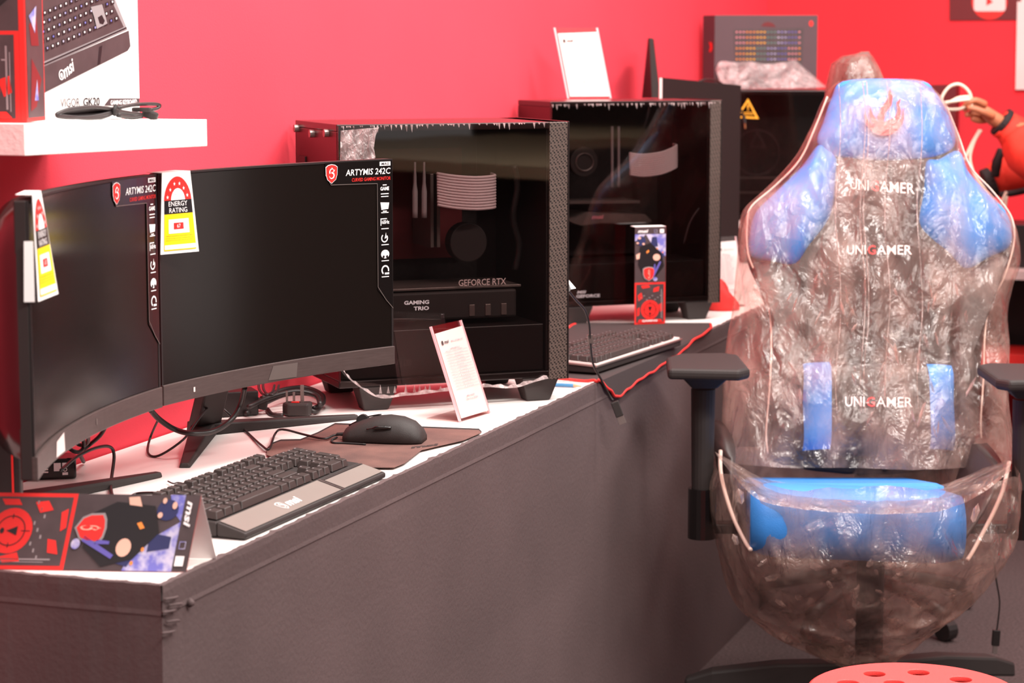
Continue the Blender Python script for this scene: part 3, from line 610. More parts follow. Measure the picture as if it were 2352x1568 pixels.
def strands(t, fx, u0, u1, v0, v1, n, sagL, sagR, m='sleeve'):
    for k in range(n):
        f = k / (n - 1); v = v0 + (v1 - v0) * f
        pts = [fx(u0 + 2 * f, v + sagL, .0), fx(u0 + (u1 - u0) * .25, v + sagL * .4 + 3, .012), fx(u0 + (u1 - u0) * .6, v + 4 + sagR * .4, .022), fx(u1 - 8, v + sagR + 1, .012), fx(u1 - 1, v + sagR - 2, -.02)]
        MB().tube(pts, .0026, 8, 5).build('sleeved_cable', m, t, smooth=True)
strands(t1, f_in, 1003, 1138, 402, 474, 12, -4, 0)
# two pale reservoirs / fan hoses and liquid cooler
for u in (953, 974): MB().tube([f_in(u, 372), f_in(u, 420), f_in(u, 500)], [.002, .003, .005, .005], 8, 4).build('cooler_hose', 'greyink', t1, smooth=True)
MB().tube([f_in(1180, 380), f_in(1188, 430), f_in(1178, 500), f_in(1192, 560), f_in(1183, 620)], .006, 8, 5).build('cable_tube', 'tube', t1, smooth=True)
S1('memory_module', .2, .206, .10, .2, 1.03, 1.16, 'greysat', .0005); S1('memory_module', .212, .218, .10, .2, 1.03, 1.16, 'greysat', .0005)
c = f_in(1090, 560); c = c + bk_ * .06
MB().cyl(c, c - bk_ * .03, .035, 28).build('cpu_cooler', 'blkmat', t1, bevel=.002)
S1('red_reflection_strip', .085, .30, .215, .222, 1.0, 1.2, 'darkred', .0005)  # dark red slab stands in for a red reflection in the glass
# protective film on the glass with torn edge
def filmedge(t, fx, top, bottom, lift, patch):
    b = MB(); n = 90; R_ = []
    import random as r_
    for k in range(n + 1):
        f = k / n; i = f * (len(top) - 1); a = int(min(i, len(top) - 2)); g = i - a
        u = top[a][0] * (1 - g) + top[a + 1][0] * g; v = top[a][1] * (1 - g) + top[a + 1][1] * g
        R_.append((u, v, (r_.uniform(2, 7) if k % 2 == 0 else r_.uniform(6, 20)) * (r_.random() ** .7)))
    for (u, v, h), (u2, v2, h2) in zip(R_, R_[1:]):
        if h > 3: b.add([fx(u, v, lift), fx(u2, v2, lift), fx((u + u2) / 2 + 1, v + h, lift)], [(0, 1, 2)])
    b.build('torn_film_edge', 'pfilm', t)
fg1 = pxframe(P1(0, -.0042, 1), n1)
filmedge(t1, fg1, [(782, 290), (900, 287), (1080, 284), (1252, 281)], None, .0012, None)
poly = [(782, 300), (870, 292), (862, 312), (858, 340), (862, 362), (850, 372), (780, 380)]
decal('film_patch', fg1, [poly], 'pfilm', t1, .0014)
# sagging lower edge of the film
low = [(786, 850), (800, 868), (828, 890), (870, 911), (930, 906), (1000, 898), (1060, 893), (1120, 886), (1165, 889), (1200, 882), (1254, 866)]
b = MB(); pts = spline([V((u, v, 0)) for u, v in low], 5); R_ = []
for k, p in enumerate(pts):
    wv = 5 + 2.5 * sin(k * 1.7); R_.append((fg1(p.x, p.y - wv, .004), fg1(p.x, p.y + 1, .009 + .003 * sin(k * .9))))
for a, c in zip(R_, R_[1:]): b.add([a[0], a[1], c[1], c[0]], [(0, 1, 2, 3)])
b.build('film_hem', 'pfilm', t1)
b = MB()
for u in (872, 890, 905, 930, 950, 962, 975, 985, 1010): b.add([fg1(u - 3, 903 - (u - 870) * .05, .004), fg1(u + 4, 903 - (u - 870) * .05, .004), fg1(u, 886 - (u % 7), .004)], [(0, 1, 2)])
b.build('torn_film_edge', 'pfilm', t1)
# second case
R2 = V((.482, 5.19, 0)); dv2 = (V((.387, .15, 0))).normalized(); L2 = R2 - dv2 * .425
t2, P2, S2, d2_, bk2, zb2 = pc('pc', 'farther black glass-sided computer case with an acrylic price sign on its top', L2, dv2, .42, .20, 1.262, 'glass2', .028)
n2 = -bk2; f2 = pxframe(P2(0, .045, 1), n2); fg2 = pxframe(P2(0, -.0042, 1), n2)
strands(t2, f2, 1445, 1556, 352, 400, 11, 0, -18)
MB().cyl(f2(1342, 372) + bk2 * .02, f2(1342, 372) , .034, 28).build('cpu_cooler', 'blkmat', t2, bevel=.002)
b = MB(); b.tube([f2(1342 + 20 * cos(a), 372 + 20 * sin(a), .002) for a in [pi * 2 * k / 20 for k in range(20)]], .0012, 6, 1, True); b.build('cooler_ring', 'greysat', t2)
for u in (1406, 1421): MB().tube([f2(u, 290), f2(u, 350), f2(u, 430)], .003, 8, 3).build('cooler_hose', 'greyink', t2, smooth=True)
MB().prism([f2(1308, 462), f2(1470, 460), f2(1470, 466), f2(1308, 468)], bk2 * .1).build('backplate', 'greysat', t2)
MB().prism([f2(1300, 505), f2(1335, 518), f2(1380, 512), f2(1480, 513), f2(1498, 508), f2(1482, 492), f2(1345, 488), f2(1322, 500)], bk2 * .1).build('graphics_card', 'greysat', t2)
decal('card_lettering', planeframe(f2(1358, 503, .001), d2_ * .001, UP * .001, n2), [T('msi', 0, 0, 30, 9, .04, .2)], 'pink', t2, .001)
decal('glass_lettering', planeframe(fg2(1323, 684), d2_ * .001, UP * .001, n2), [T('GEFORCE', 0, 0, 58, 7, .03)], 'greyink', t2, .001)
decal('glass_lettering', planeframe(fg2(1325, 674), d2_ * .001, UP * .001, n2), [T('MSI', 0, 0, 22, 6, .03, .2)], 'greyink', t2, .001)
filmedge(t2, fg2, [(1262, 240), (1400, 238), (1560, 236), (1655, 234)], None, .0012, None)
MB().tube([f2(1570, 560), f2(1590, 500), f2(1640, 440)], .002, 8, 5).build('cooler_hose', 'charcoal', t2, smooth=True)
# third case (behind), frontal
L3 = V((.622, 6.55, 0))
t3, P3, S3, d3_, bk3, zb3 = pc('pc', 'rear black computer case bearing a yellow warning triangle, a pouch on top', L3, (1, 0, 0), .44, .22, 1.259, 'glass2', .03)
n3 = -bk3; fg3 = pxframe(P3(0, -.0042, 1), n3); f3 = pxframe(P3(0, .05, 1), n3)
def tri(fx, us, w_): 
    c = V((sum(p[0] for p in us) / 3, sum(p[1] for p in us) / 3)); inn = [(c.x + (a - c.x) * w_, c.y + (b_ - c.y) * w_) for a, b_ in us]
    return [[us[i], us[(i + 1) % 3], inn[(i + 1) % 3], inn[i]] for i in range(3)]
wt = [(1718, 226), (1743, 273), (1690, 270)]
decal('warning_triangle', fg3, tri(fg3, wt, .74), 'amber', t3, .001, label='yellow warning triangle sticker'); decal('warning_mark', fg3, [[(1716, 240), (1720, 240), (1719, 250), (1717, 250)], circ(1718, 253, 1.6, 8)] + [[(1705, v), (1731, v), (1731, v + 1.6), (1705, v + 1.6)] for v in (258, 262)], 'amber', t3, .001)
decal('case_emblem', f3, tri(f3, [(1739, 300), (1760, 338), (1722, 338)], .8), 'charcoal', t3, .002)
b = MB()
for v in (407, 441): b.prism([f3(1672, v), f3(1800, v), f3(1800, v + 3), f3(1672, v + 3)], bk3 * .02)
b.build('inner_rail', 'greysat', t3)
MB().tube([f3(1738 + 52 * cos(a), 350 + 52 * sin(a), .0) for a in [2 * pi * k / 24 for k in range(24)]], .002, 6, 1, True).build('fan_ring', 'charcoal', t3)
decal('case_label', fg3, [[(1658, 480), (1684, 479), (1684, 497), (1658, 499)], [(1666, 508), (1700, 506), (1700, 523), (1666, 523)]], 'led', t3, .001, label='pale sticker')

# ------------------------------------------------------------------ sign holders
def sign(label, BLp, BRp, back, h, foot, text=True):
    BLp = V(BLp); BRp = V(BRp); bk = V(back); up = bk + V((0, 0, h)); t = thing('price_sign', label, 'sign', BLp)
    rt = BRp - BLp; n = rt.cross(up).normalized(); 
    if n.y > 0: n = -n
    MB().prism([BLp, BRp, BRp + up, BLp + up], n * .0012).build('acrylic_front', 'acryl', t)
    MB().prism([BLp - n * .003, BRp - n * .003, BRp + up - n * .003, BLp + up - n * .003], -n * .0012).build('acrylic_back', 'acryl', t)
    for a, w2 in ((0, .045), (.955, .045)): MB().prism([BLp + rt * a, BLp + rt * (a + w2), BLp + rt * (a + w2) + up, BLp + rt * a + up], -n * .003).build('acrylic_edge', 'pink2', t)
    fb = V((bk.x, bk.y, 0)).normalized() * foot; MB().prism([BLp, BRp, BRp + fb, BLp + fb], V((0, 0, .0015))).build('acrylic_foot', 'acryl', t)
    MB().prism([BLp + rt * .07 + up * .03, BRp - rt * .04 + up * .03, BRp - rt * .04 + up * .94, BLp + rt * .07 + up * .92], -n * .0012).build('price_card', 'paper', t)
    f = lambda x, y, l=0: BLp + rt * x + up * y + n * (l + .0012)
    W = rt.length; Hh = up.length
    decal('card_logo', f, [T('msi', .24, .80, .14, .032, .03, .2), shieldp(.18, .81, .05, .05)], 'ink', t, .0004); decal('card_heading', f, [T('MAG ARTYMIS 242C', .46, .805, .38, .016, .01), T('GAMING MONITOR', .36, .735, .3, .014, .01)], 'pink', t, .0004)
    L_ = []
    for k in range(14):
        y = .71 - k * .03; L_.append(rect(.16, y, .9, y + .0022))
        L_.append(T(random.choice(['Display Size', 'Panel Type', 'Refresh Rate', 'Response', 'Contrast']), .2, y + .006, .16, .010, 0)); L_.append(T(random.choice(['23.6 inch curved', '1920 x 1080', '165Hz', '1ms', 'VA 1000R', '3000:1']), .44, y + .006, .2 + .12 * random.random(), .011, 0))
    L_ += [T('MRP: 40,000/-', .42, .225, .26, .018, .02), T('Offer Price: 38,000/-', .36, .19, .4, .022, .01)]
    decal('card_text', f, L_, 'pink', t, .0004)
    return t
M['pink2'] = mat('frosted_acrylic_edge', (240, 205, 212), .25)
bl = PZ(1057, 970); br = PZ(1127, 949); bdir = V((-(br - bl).y, (br - bl).x, 0)).normalized()
sign('tall acrylic price sign leaning on the white counter in front of the nearer computer case', bl + V((0, 0, .001)), br + V((0, 0, .001)), bdir * .056, .157, .065)
zt2 = 1.2635
sign('acrylic price sign standing on top of the farther computer case', PY(1303, 225, 5.27) * 1 + V((0, 0, zt2 - PY(1303, 225, 5.27).z)), V((PY(1405, 225, 5.30).x, 5.30, zt2)), V((-.032, .02, 0)), .163, .05)
q = PZ(1655, 702); q2 = PZ(1700, 690)
sign('white price sign standing between the farther computer case and the wrapped chair', V((.50, 5.42, DZ + .001)), V((.565, 5.44, DZ + .001)), V((-.02, .05, 0)), .165, .05)

# ------------------------------------------------------------------ keyboards
def keyrows():
    u = .019; rows = []
    r = [(0, 1)] + [(2 + i, 1) for i in range(4)] + [(6.5 + i, 1) for i in range(4)] + [(11 + i, 1) for i in range(4)] + [(15.25 + i, 1) for i in range(3)]
    rows.append((5.25, r))
    nav = [(15.25 + i, 1) for i in range(3)]; nump = [(18.5 + i, 1) for i in range(4)]
    rows.append((4, [(i, 1) for i in range(13)] + [(13, 2)] + nav + nump))
    rows.append((3, [(0, 1.5)] + [(1.5 + i, 1) for i in range(12)] + [(13.5, 1.5)] + nav + nump[:3] + [(21.5, 1, 2)]))
    rows.append((2, [(0, 1.75)] + [(1.75 + i, 1) for i in range(11)] + [(12.75, 2.25)] + nump[:3]))
    rows.append((1, [(0, 2.25)] + [(2.25 + i, 1) for i in range(10)] + [(12.25, 2.75)] + [(16.25, 1)] + nump[:3] + [(21.5, 1, 2)]))
    rows.append((0, [(0, 1.25), (1.25, 1.25), (2.5, 1.25), (3.75, 6.25), (10, 1.25), (11.25, 1.25), (12.5, 1.25), (13.75, 1.25)] + nav + [(18.5, 2), (20.5, 1)]))
    return rows
capcache = {}
def capmesh(w_, d_, h_):
    k = (w_, d_, h_)
    if k not in capcache:
        b = MB(); x = w_ / 2; y = d_ / 2; i = .0029
        b.hexa([V((-x, -y, 0)), V((x, -y, 0)), V((x, y, 0)), V((-x, y, 0)), V((-x + i, -y + i, h_)), V((x - i, -y + i, h_)), V((x - i, y - i * .7, h_)), V((-x + i, y - i * .7, h_))])
        me = bpy.data.meshes.new('keycap'); bm = bmesh.new(); vs = [bm.verts.new(v) for v in b.v]
        for f in b.f: bm.faces.new([vs[q] for q in f])
        bmesh.ops.bevel(bm, geom=[e for e in bm.edges if max(v.co.z for v in e.verts) > h_ * .5], offset=.0008, segments=1, affect='EDGES')
        bmesh.ops.recalc_face_normals(bm, faces=bm.faces); bm.to_mesh(me); bm.free(); me.materials.append(M['key']); capcache[k] = me
    return capcache[k]
def keyboard(label, loc, ang, wrist, z0, tilt, back=None):
    t = thing('keyboard', label, 'keyboard', loc, ang)   # local x along length, y to the back
    Lk = .448; body0 = wrist; D = .122
    def tz(y): return z0 + (y - wrist) * tilt
    B = lambda nm, pts, m, **k: MB().hexa([V(p) for p in pts]).build(nm, m, t, world=False, **k)
    y0, y1 = wrist, wrist + D
    B('body', [(0, y0, .002), (Lk, y0, .002), (Lk, y1, .002), (0, y1, .002), (0, y0, tz(y0) + .001), (Lk, y0, tz(y0) + .001), (Lk, y1, tz(y1)), (0, y1, tz(y1))], 'blkmat', bevel=.002)
    if not wrist:
        B('backplate', [(-.002, y0 - .002, tz(y0) - .002), (Lk + .002, y0 - .002, tz(y0) - .002), (Lk + .002, y1, tz(y1) - .002), (-.002, y1, tz(y1) - .002), (-.002, y0 - .002, tz(y0) + .002), (Lk + .002, y0 - .002, tz(y0) + .002), (Lk + .002, y1, tz(y1) + .002), (-.002, y1, tz(y1) + .002)], 'silver', bevel=.001, label='silver back plate')
        B('switch_bed', [(.004, y0 + .002, tz(y0) + .002), (Lk - .004, y0 + .002, tz(y0) + .002), (Lk - .004, y1 - .003, tz(y1) + .002), (.004, y1 - .003, tz(y1) + .002), (.004, y0 + .002, tz(y0) + .0045), (Lk - .004, y0 + .002, tz(y0) + .0045), (Lk - .004, y1 - .003, tz(y1) + .0045), (.004, y1 - .003, tz(y1) + .0045)], 'led', label='pale switch bed')
    rot = Matrix.Rotation(atan(tilt), 4, 'X')
    kb = y0 + .003
    for row, ks_ in keyrows():
        for kk in ks_:
            x, wd = kk[0], kk[1]; dpt = kk[2] if len(kk) > 2 else 1
            me = capmesh(round(wd * .019 - .0011, 5), round(dpt * .0190 - .0011, 5), .0095)
            o = bpy.data.objects.new('keycap', me); COL.objects.link(o); o.parent = t
            yy = kb + row * .019 + dpt * .0095
            lift_ = .0015 if wrist else .0055
            o.matrix_local = Matrix.Translation(V((.0085 + (x + wd / 2) * .019, yy, tz(yy) + lift_ + (.0012 * abs(row - 2) / 2)))) @ rot
    fr = lambda x, y, l=0: V((0, 0, 0)) + V((x, y, l))
    lg = []
    for row, ks_ in keyrows():
        for kk in ks_:
            x = .0085 + kk[0] * .019 + .0055; yy = kb + row * .019 + (.0125); zz = tz(yy) + (.0015 if wrist else .0055) + .0012 * abs(row - 2) / 2 + .0099 
            lg.append((x, yy, zz))
    b = MB()
    for x, y, z in lg: b.add([(x, y, z), (x + .0035, y, z), (x + .0035, y + .0022, z + .0002), (x, y + .0022, z + .0002)], [(0, 1, 2, 3)])
    b.build('key_legends', 'greyink', t, world=False)
    if wrist:
        w0 = [(.0, .0, .0008), (Lk, .0, .0008), (Lk, wrist, .002), (.0, wrist, .002), (.0, 0, .009), (Lk, 0, .009), (Lk, wrist, z0 + .002), (.0, wrist, z0 + .002)]
        B('wrist_rest', w0, 'blkmat', bevel=.003)
        sl = (z0 + .002 - .009) / wrist
        def wf(x, y, l=0): return V((x, y, .009 + y * sl + l + .0004))
        b = MB(); P_ = [(.006, .003), (.298, .003), (.298, wrist - .002), (.006, wrist - .002)]
        decal_l = lambda nm, sh, m, l: decal_local(nm, wf, sh, m, t, l)
        decal_l('wrist_plate', [P_], 'plate', .0006); decal_l('wrist_plate', [[(.310, .0035), (Lk - .005, .0035), (Lk - .005, wrist - .008), (.310, wrist - .008)]], 'plate', .0006)
        decal_l('wrist_trim', [rect(.300, .002, .3065, wrist - .002), rect(.3085, wrist - .006, Lk - .004, wrist - .005), rect(.3085, .002, .3095, wrist - .005)], 'chin', .0008)
        decal_l('wrist_logo', [T('msi', .158, .013, .040, .015, .022, .25), shieldp(.146, .020, .017, .020)], 'whiteink', .0010)
        decal_l('wrist_logo', [shieldp(.146, .020, .014, .017)], 'plate', .0013); decal_l('wrist_logo', swirl(.146, .020, .016), 'whiteink', .0016)
    return t
def decal_local(name, wf, sh, m, t, lift):
    Mx = MW[t.name]; return decal(name, lambda x, y, l: Mx @ wf(x, y, l), sh, m, t, lift)
FL = PZ(565, 1243); KA = pi / 2 - math.radians(20.2)
keyboard('black full-size keyboard with grey wrist rest at the front edge of the counter', FL + V((0, 0, .0008)), KA, .042, .019, .09)
k2 = PZ(1370, 852, DZ + .012); k2.z = DZ + .0055
keyboard('black keyboard with silver back plate on the red-edged mat', k2, pi / 2 - math.radians(25.2), 0, .015, .05)
# ------------------------------------------------------------------ mouse mat and mouse
def dpoly(px, z=DZ): return [PZ(u, v, z) for u, v in px]
padpx = [(612, 1045), (614, 1032), (626, 1020), (645, 1013), (690, 1012), (730, 996), (770, 975), (1100, 988), (1106, 994), (1064, 1012), (1010, 1024), (968, 1034), (950, 1048), (930, 1064), (905, 1074), (880, 1074), (760, 1072), (690, 1066)]
t = thing('mouse_mat', 'worn brown-black mouse mat with wavy edge beneath the mouse', 'mouse mat', PZ(850, 1030))
MB().prism(dpoly(padpx, DZ + .0006), V((0, 0, .003))).build('rubber_base', 'padedge', t)
MB().prism(dpoly(padpx, DZ + .0037), V((0, 0, .0006))).build('cloth_top', 'pad', t)
decal('mat_logo', planeframe(PZ(944, 1030, DZ + .0044), V((.046, .030, 0)), V((-.006, .016, 0)), UP), [T('msi', 0, 0, 1, 1, .05, .3)], 'ink', t, .0003)
mz = DZ + .0048
mc = PZ(873, 1019, mz); mx = V((-.985, .17, 0)).normalized(); my = V((-mx.y, mx.x, 0)); 
if my.y < 0: my = -my
mc = mc + my * .032
t = thing('computer_mouse', 'black computer mouse on the brown mouse mat', 'mouse', mc)
R_ = []
prof = [(-.064, .004, .022, .010), (-.060, .018, .026, .019), (-.048, .026, .031, .030), (-.03, .030, .033, .037), (-.008, .030, .0335, .0395), (.015, .028, .032, .037), (.035, .027, .031, .031), (.05, .027, .030, .024), (.060, .025, .028, .018), (.064, .018, .02, .012)]
for x, a, w2, h in prof:
    ring = []
    for k in range(20):
        an = 2 * pi * k / 20; cx = cos(an); sz = sin(an)
        yv = (w2 * (abs(cx) ** .75) * (1 if cx > 0 else -1)); zv = h * max(0, sz) ** .8 if sz > 0 else 0
        if sz <= 0: yv = w2 * .93 * cx
        ring.append(mc + mx * x + my * yv + V((0, 0, zv + (.002 if sz > 0 else 0))))
    R_.append(ring)
MB().rings(R_).build('shell', 'blkmat', t, smooth=True)
MB().tube([mc + mx * .058 + my * 0 + V((0, 0, .0225)), mc + mx * .03 + V((0, 0, .036)), mc + mx * .005 + V((0, 0, .0418))], .0012, 6).build('button_seam', 'gloss', t, smooth=True)
MB().cyl(mc + mx * .035 + my * .004 + V((0, 0, .031)), mc + mx * .035 - my * .004 + V((0, 0, .031)), .010, 16).build('scroll_wheel', 'rub', t)
MB().tube([mc + mx * .022 - my * .031 + V((0, 0, .022)), mc + mx * .002 - my * .033 + V((0, 0, .0255)), mc - mx * .018 - my * .032 + V((0, 0, .026))], [.001, .003, .003, .002], 8).build('side_button', 'gloss', t, smooth=True)
cb = mc + mx * .062 + V((0, 0, .008))
def dz(u, v, h=.0035): return PZ(u, v, DZ + h)
cabpts = [cb, cb + mx * .02 + V((0, 0, -.002)), dz(745, 1007, .008), dz(700, 998, .01), dz(650, 986, .016), dz(632, 996, .006), dz(618, 1030, .0065), dz(600, 1022, .004), dz(560, 985, .004), dz(520, 945, .03), dz(492, 925, .045), dz(470, 945, .05), dz(450, 970, .045), dz(420, 1010, .03), dz(365, 1046, .004), dz(340, 1040, .004), dz(345, 1005, .012), dz(365, 960, .05)]
tubes('cord', [cabpts], .0019, 'cable', t, sm=6)
MB().cyl(cb, cb + mx * .016, .0035, 10, .0022).build('cord_sleeve', 'rub', t)
MB().tube([dz(774, 1004, .007), dz(762, 1010, .0065), dz(766, 1016, .0062), dz(790, 1017, .006), dz(840, 1020, .006)], .0016, 8, 5).build('spare_loop', 'rub', t, smooth=True)

# ------------------------------------------------------------------ tent card
t = thing('tent_card', 'folded black and red promotional tent card lying on the near corner of the counter', 'card', PZ(430, 1315))
a = PZ(428, 1315) + V((0, 0, .001)); c = PZ(0, 1308) + V((0, 0, .001)); dr = (c - a).normalized(); Lt = .262; nb = V((dr.y, -dr.x, 0)); 
if nb.y < 0: nb = -nb
c = a + dr * Lt; ra = a + nb * .032 - dr * .013 + V((0, 0, .0865)); rc = c + nb * .032 - dr * .013 + V((0, 0, .0865)); ba = a + nb * .072 - dr * .022; bc = c + nb * .072 - dr * .022
nf = (a - c).cross(ra - a).normalized(); 
if nf.y > 0: nf = -nf
MB().prism([a, c, rc, ra], -nf * .0008).build('front_panel', 'redink', t); MB().prism([ra, rc, bc, ba], -nf * .0008).build('back_panel', 'paper', t)
# art: portrait art laid on its side, logo at the right end
up_ = (ra - a); 
battle_art(lambda x, y, l=0: c + (a - c) * y + up_ * (1 - x) + nf * l, t)

# ------------------------------------------------------------------ adapter, cables and plug behind the monitors
t = thing('power_adapter', 'black power adapter brick with white rating print beneath the left monitor', 'adapter', dz(130, 1090, 0))
a_ = PZ(176, 1100); e = PZ(66, 1104); dd = (e - a_).normalized(); nn = V((-dd.y, dd.x, 0)); nn = nn if nn.y > 0 else -nn
def hb(a_, dd, L_, nn, w_, h): return [a_, a_ + dd * L_, a_ + dd * L_ + nn * w_, a_ + nn * w_] + [q + V((0, 0, h)) for q in (a_, a_ + dd * L_, a_ + dd * L_ + nn * w_, a_ + nn * w_)]
a_ = a_ + V((0, 0, .001)) + nn * .0
MB().hexa(hb(a_, dd, .12, nn, .05, .030)).build('casing', 'gloss', t, bevel=.003)
ff = planeframe(a_, dd * -1, UP, -nn)
decal('rating_print', lambda x, y, l=0: a_ + dd * x + V((0, 0, y)) - nn * l, [rect(.022, .012, .032, .024), rect(.012, .006, .02, .010), rect(.012, .018, .02, .024), rect(.04, .014, .056, .016), rect(.04, .010, .05, .012)] + ringp(.016, .014, .003, .001, 10), 'whiteink', t, .0015)
t = thing('black_cable', 'black cable looping down under the left monitor to the counter', 'cable', dz(258, 1150, 0))
tubes('cord', [[dz(140, 1080, .05), dz(175, 1050, .055), dz(215, 1030, .06), dz(250, 1025, .05), dz(262, 1045, .035), dz(256, 1100, .008), dz(256, 1130, .004), dz(268, 1153, .004), dz(290, 1150, .004), dz(310, 1135, .004), dz(345, 1132, .010), dz(372, 1134, .014)]], .0024, 'cable', t, sm=6)
t = thing('black_cable', 'thin black wire end poking out behind the near keyboard', 'cable', dz(400, 1110, 0))
tubes('cord', [[dz(386, 1105, .004), dz(398, 1110, .005), dz(410, 1108, .005), dz(440, 1114, .006)]], .0012, 'cable', t)
t = thing('cable_loops', 'tangle of thin black cables hanging behind the chin of the left monitor', 'cable', dz(190, 1035, .0))
tubes('cord', [[dz(158, 1015, .05), dz(160, 1030, .045), dz(180, 1038, .04), dz(192, 1025, .045), dz(190, 995, .07)], [dz(165, 1010, .05), dz(185, 1022, .04), dz(202, 1015, .05), dz(200, 990, .08)], [dz(245, 975, .08), dz(230, 1000, .06), dz(205, 1022, .04), dz(185, 1040, .03), dz(192, 1060, .004)]], .003, 'cable', t)
t = thing('thick_cable', 'thick black cable curving under the middle monitor', 'cable', dz(450, 985, .0))
tubes('cord', [[dz(345, 940, .09), dz(365, 962, .07), dz(400, 985, .05), dz(440, 995, .045), dz(490, 990, .045), dz(530, 965, .06), dz(552, 930, .08), dz(562, 890, .11)]], .0042, 'cable', t, sm=6)
t = thing('power_lead', 'coiled black power lead with three-pin plug lying behind the middle monitor', 'cable', dz(650, 930, .0))
tubes('cord', [[dz(565, 950, .006), dz(610, 925, .012), dz(660, 905, .016), dz(715, 905, .016), dz(738, 925, .01), dz(725, 945, .006), dz(700, 935, .012)], [dz(600, 915, .02), dz(650, 895, .03), dz(700, 890, .03), dz(738, 905, .022), dz(742, 925, .014), dz(720, 938, .010)], [dz(570, 935, .02), dz(620, 912, .03), dz(680, 898, .036), dz(725, 908, .028), dz(735, 928, .02)], [dz(614, 940, .003), dz(625, 952, .003), dz(650, 954, .003)]], .0042, 'cable', t, sm=5)
MB().box(dz(592, 925, .02), (.034, .014, .018), R=Matrix.Rotation(.25, 3, 'Y')).build('connector', 'blkmat', t, bevel=.003)
pc_ = PZ(686, 955); 
MB().prism([pc_ + V((x, y, .001)) for x, y in ((-.028, 0), (-.018, -.012), (.018, -.012), (.022, 0), (.022, .02), (-.024, .02))], V((0, 0, .022))).build('plug', 'blkmat', t, bevel=.004)
for x, h, w2 in ((-.020, .03, .0035), (.006, .042, .006), (-.008, .028, .004)): MB().box(pc_ + V((x, .004, .023 + h / 2 - .008)), (w2, .004, h * .8)).build('plug_pin', 'greysat', t, bevel=.0005)
MB().prism([pc_ + V((x, y, .0235)) for x, y in ((-.012, -.004), (.002, -.005), (.001, .004), (-.010, .003))], V((0, 0, .001))).build('fuse_cover', 'redink', t)
t = thing('cable_coil', 'small coil of black cable against the red wall behind the middle monitor', 'cable', dz(615, 900, .0))
tubes('cord', [[dz(u + 18 * cos(a), 885 + 22 * sin(a) , .06) for a in [2 * pi * k / 9 for k in range(9)]] for u in (612, 622)], .0022, 'cable', t)
t = thing('small_box', 'small dark box behind the middle monitor under the cables', 'box', dz(545, 935, .0))
p = PZ(500, 952); MB().box(p + V((.03, .0, .022)), (.07, .05, .042), rz=.35).build('casing', 'blk', t, bevel=.002)
# left edge: case and box slivers
t = thing('dark_box', 'black box with red edge line at the far left edge, behind the left monitor', 'box', (-.72, 2.85, DZ))
MB().hexa([PY(x, 1110, 3.02) * 1 for x in ()] or hb(V((-.80, 2.83, DZ + .001)), V((1, 0, 0)), .176, V((-.15, .99, 0)).normalized(), .04, .295)).build('carton', 'blk', t, bevel=.002)
MB().box(V((-.634, 2.829, DZ + .15)), (.0025, .002, .28)).build('red_edge', 'redink', t); MB().box(V((-.71, 2.829, DZ + .294)), (.17, .002, .003)).build('red_edge', 'led', t)
t = thing('leaning_card', 'red and black printed card leaning at the lower left edge behind the tent card', 'card', PZ(20, 1150))
q = [PZ(-60, 1165), PZ(50, 1158), PZ(2, 1088, DZ + .045), PZ(-90, 1060, DZ + .06)]
MB().prism(q, V((0, .002, .001))).build('card_panel', 'blk', t); MB().tube([PZ(50, 1158, DZ + .002), PZ(2, 1090, DZ + .046)], .0016, 6, 1).build('card_edge', 'redink', t)
MB().prism([PZ(52, 1158), PZ(58, 1156), PZ(30, 1100, DZ + .02), PZ(2, 1088, DZ + .045)], V((0, .001, .001))).build('card_side', 'red2', t)

# ------------------------------------------------------------------ red-edged mat, pencil, promo tower, usb cable
t = thing('desk_mat', 'large black desk mat with red stitched edge hanging over the counter edge', 'desk mat', PZ(1500, 790))
zz = DZ + .0008; th = .003
top = [(1632, 744), (1320, 744), (1180, 866), (1372, 876)]
tp = dpoly(top, zz)
e_a = desk((PZ(1374, 878) - CORNER).dot(E1), -.004, zz); e_b = desk((PZ(1626, 760) - CORNER).dot(E1), -.004, zz)
tp = [tp[0], tp[1], tp[2], tp[3], e_a, e_b]
MB().prism(tp, V((0, 0, th))).build('mat_cloth', 'pad2', t)
ff = pxframe(desk(0, -.0075), -E2)
flap = [e_a - E2 * .0, ff(1400, 897), ff(1416, 911), ff(1440, 893), ff(1470, 869), ff(1500, 851), ff(1530, 828), ff(1560, 810), ff(1590, 782), e_b]
flap[0] = V((e_a.x, e_a.y, zz + th)) - E2 * .0; flap[-1] = V((e_b.x, e_b.y, zz + th))
MB().prism(flap, -E2 * .003).build('hanging_flap', 'pad2', t)
st = [PZ(1632, 744, zz + th), V(e_b) + V((0, 0, th))] + [q - E2 * .003 * 0 - E2 * .002 for q in flap[1:-1]][::-1] + [V(e_a) + V((0, 0, th)), PZ(1372, 875, zz + th), PZ(1340, 873, zz + th), PZ(1180, 866, zz + th)]
wav = spline(st, 8); wav = [p + V((0, 0, .0012 * sin(i * .9))) for i, p in enumerate(wav)]
MB().tube(wav, .0028, 8, 1).build('stitched_edge', 'redstitch', t, smooth=True)
MB().tube([PZ(1322, 744, zz + th), PZ(1300, 757, zz + th), PZ(1180, 866, zz + th)], .0028, 8, 3).build('stitched_edge', 'redstitch', t, smooth=True)
t = thing('pencil', 'blue pencil lying on the counter in front of the desk mat', 'pencil', PZ(1300, 884))
pa, pb, pt = PZ(1240, 882, DZ + .004), PZ(1318, 885, DZ + .004), PZ(1335, 887, DZ + .004)
MB().cyl(pa, pb, .0036, 6).build('barrel', 'pencil', t); MB().cyl(pb, pt, .0034, 12, .0008).build('tip', 'wood', t)
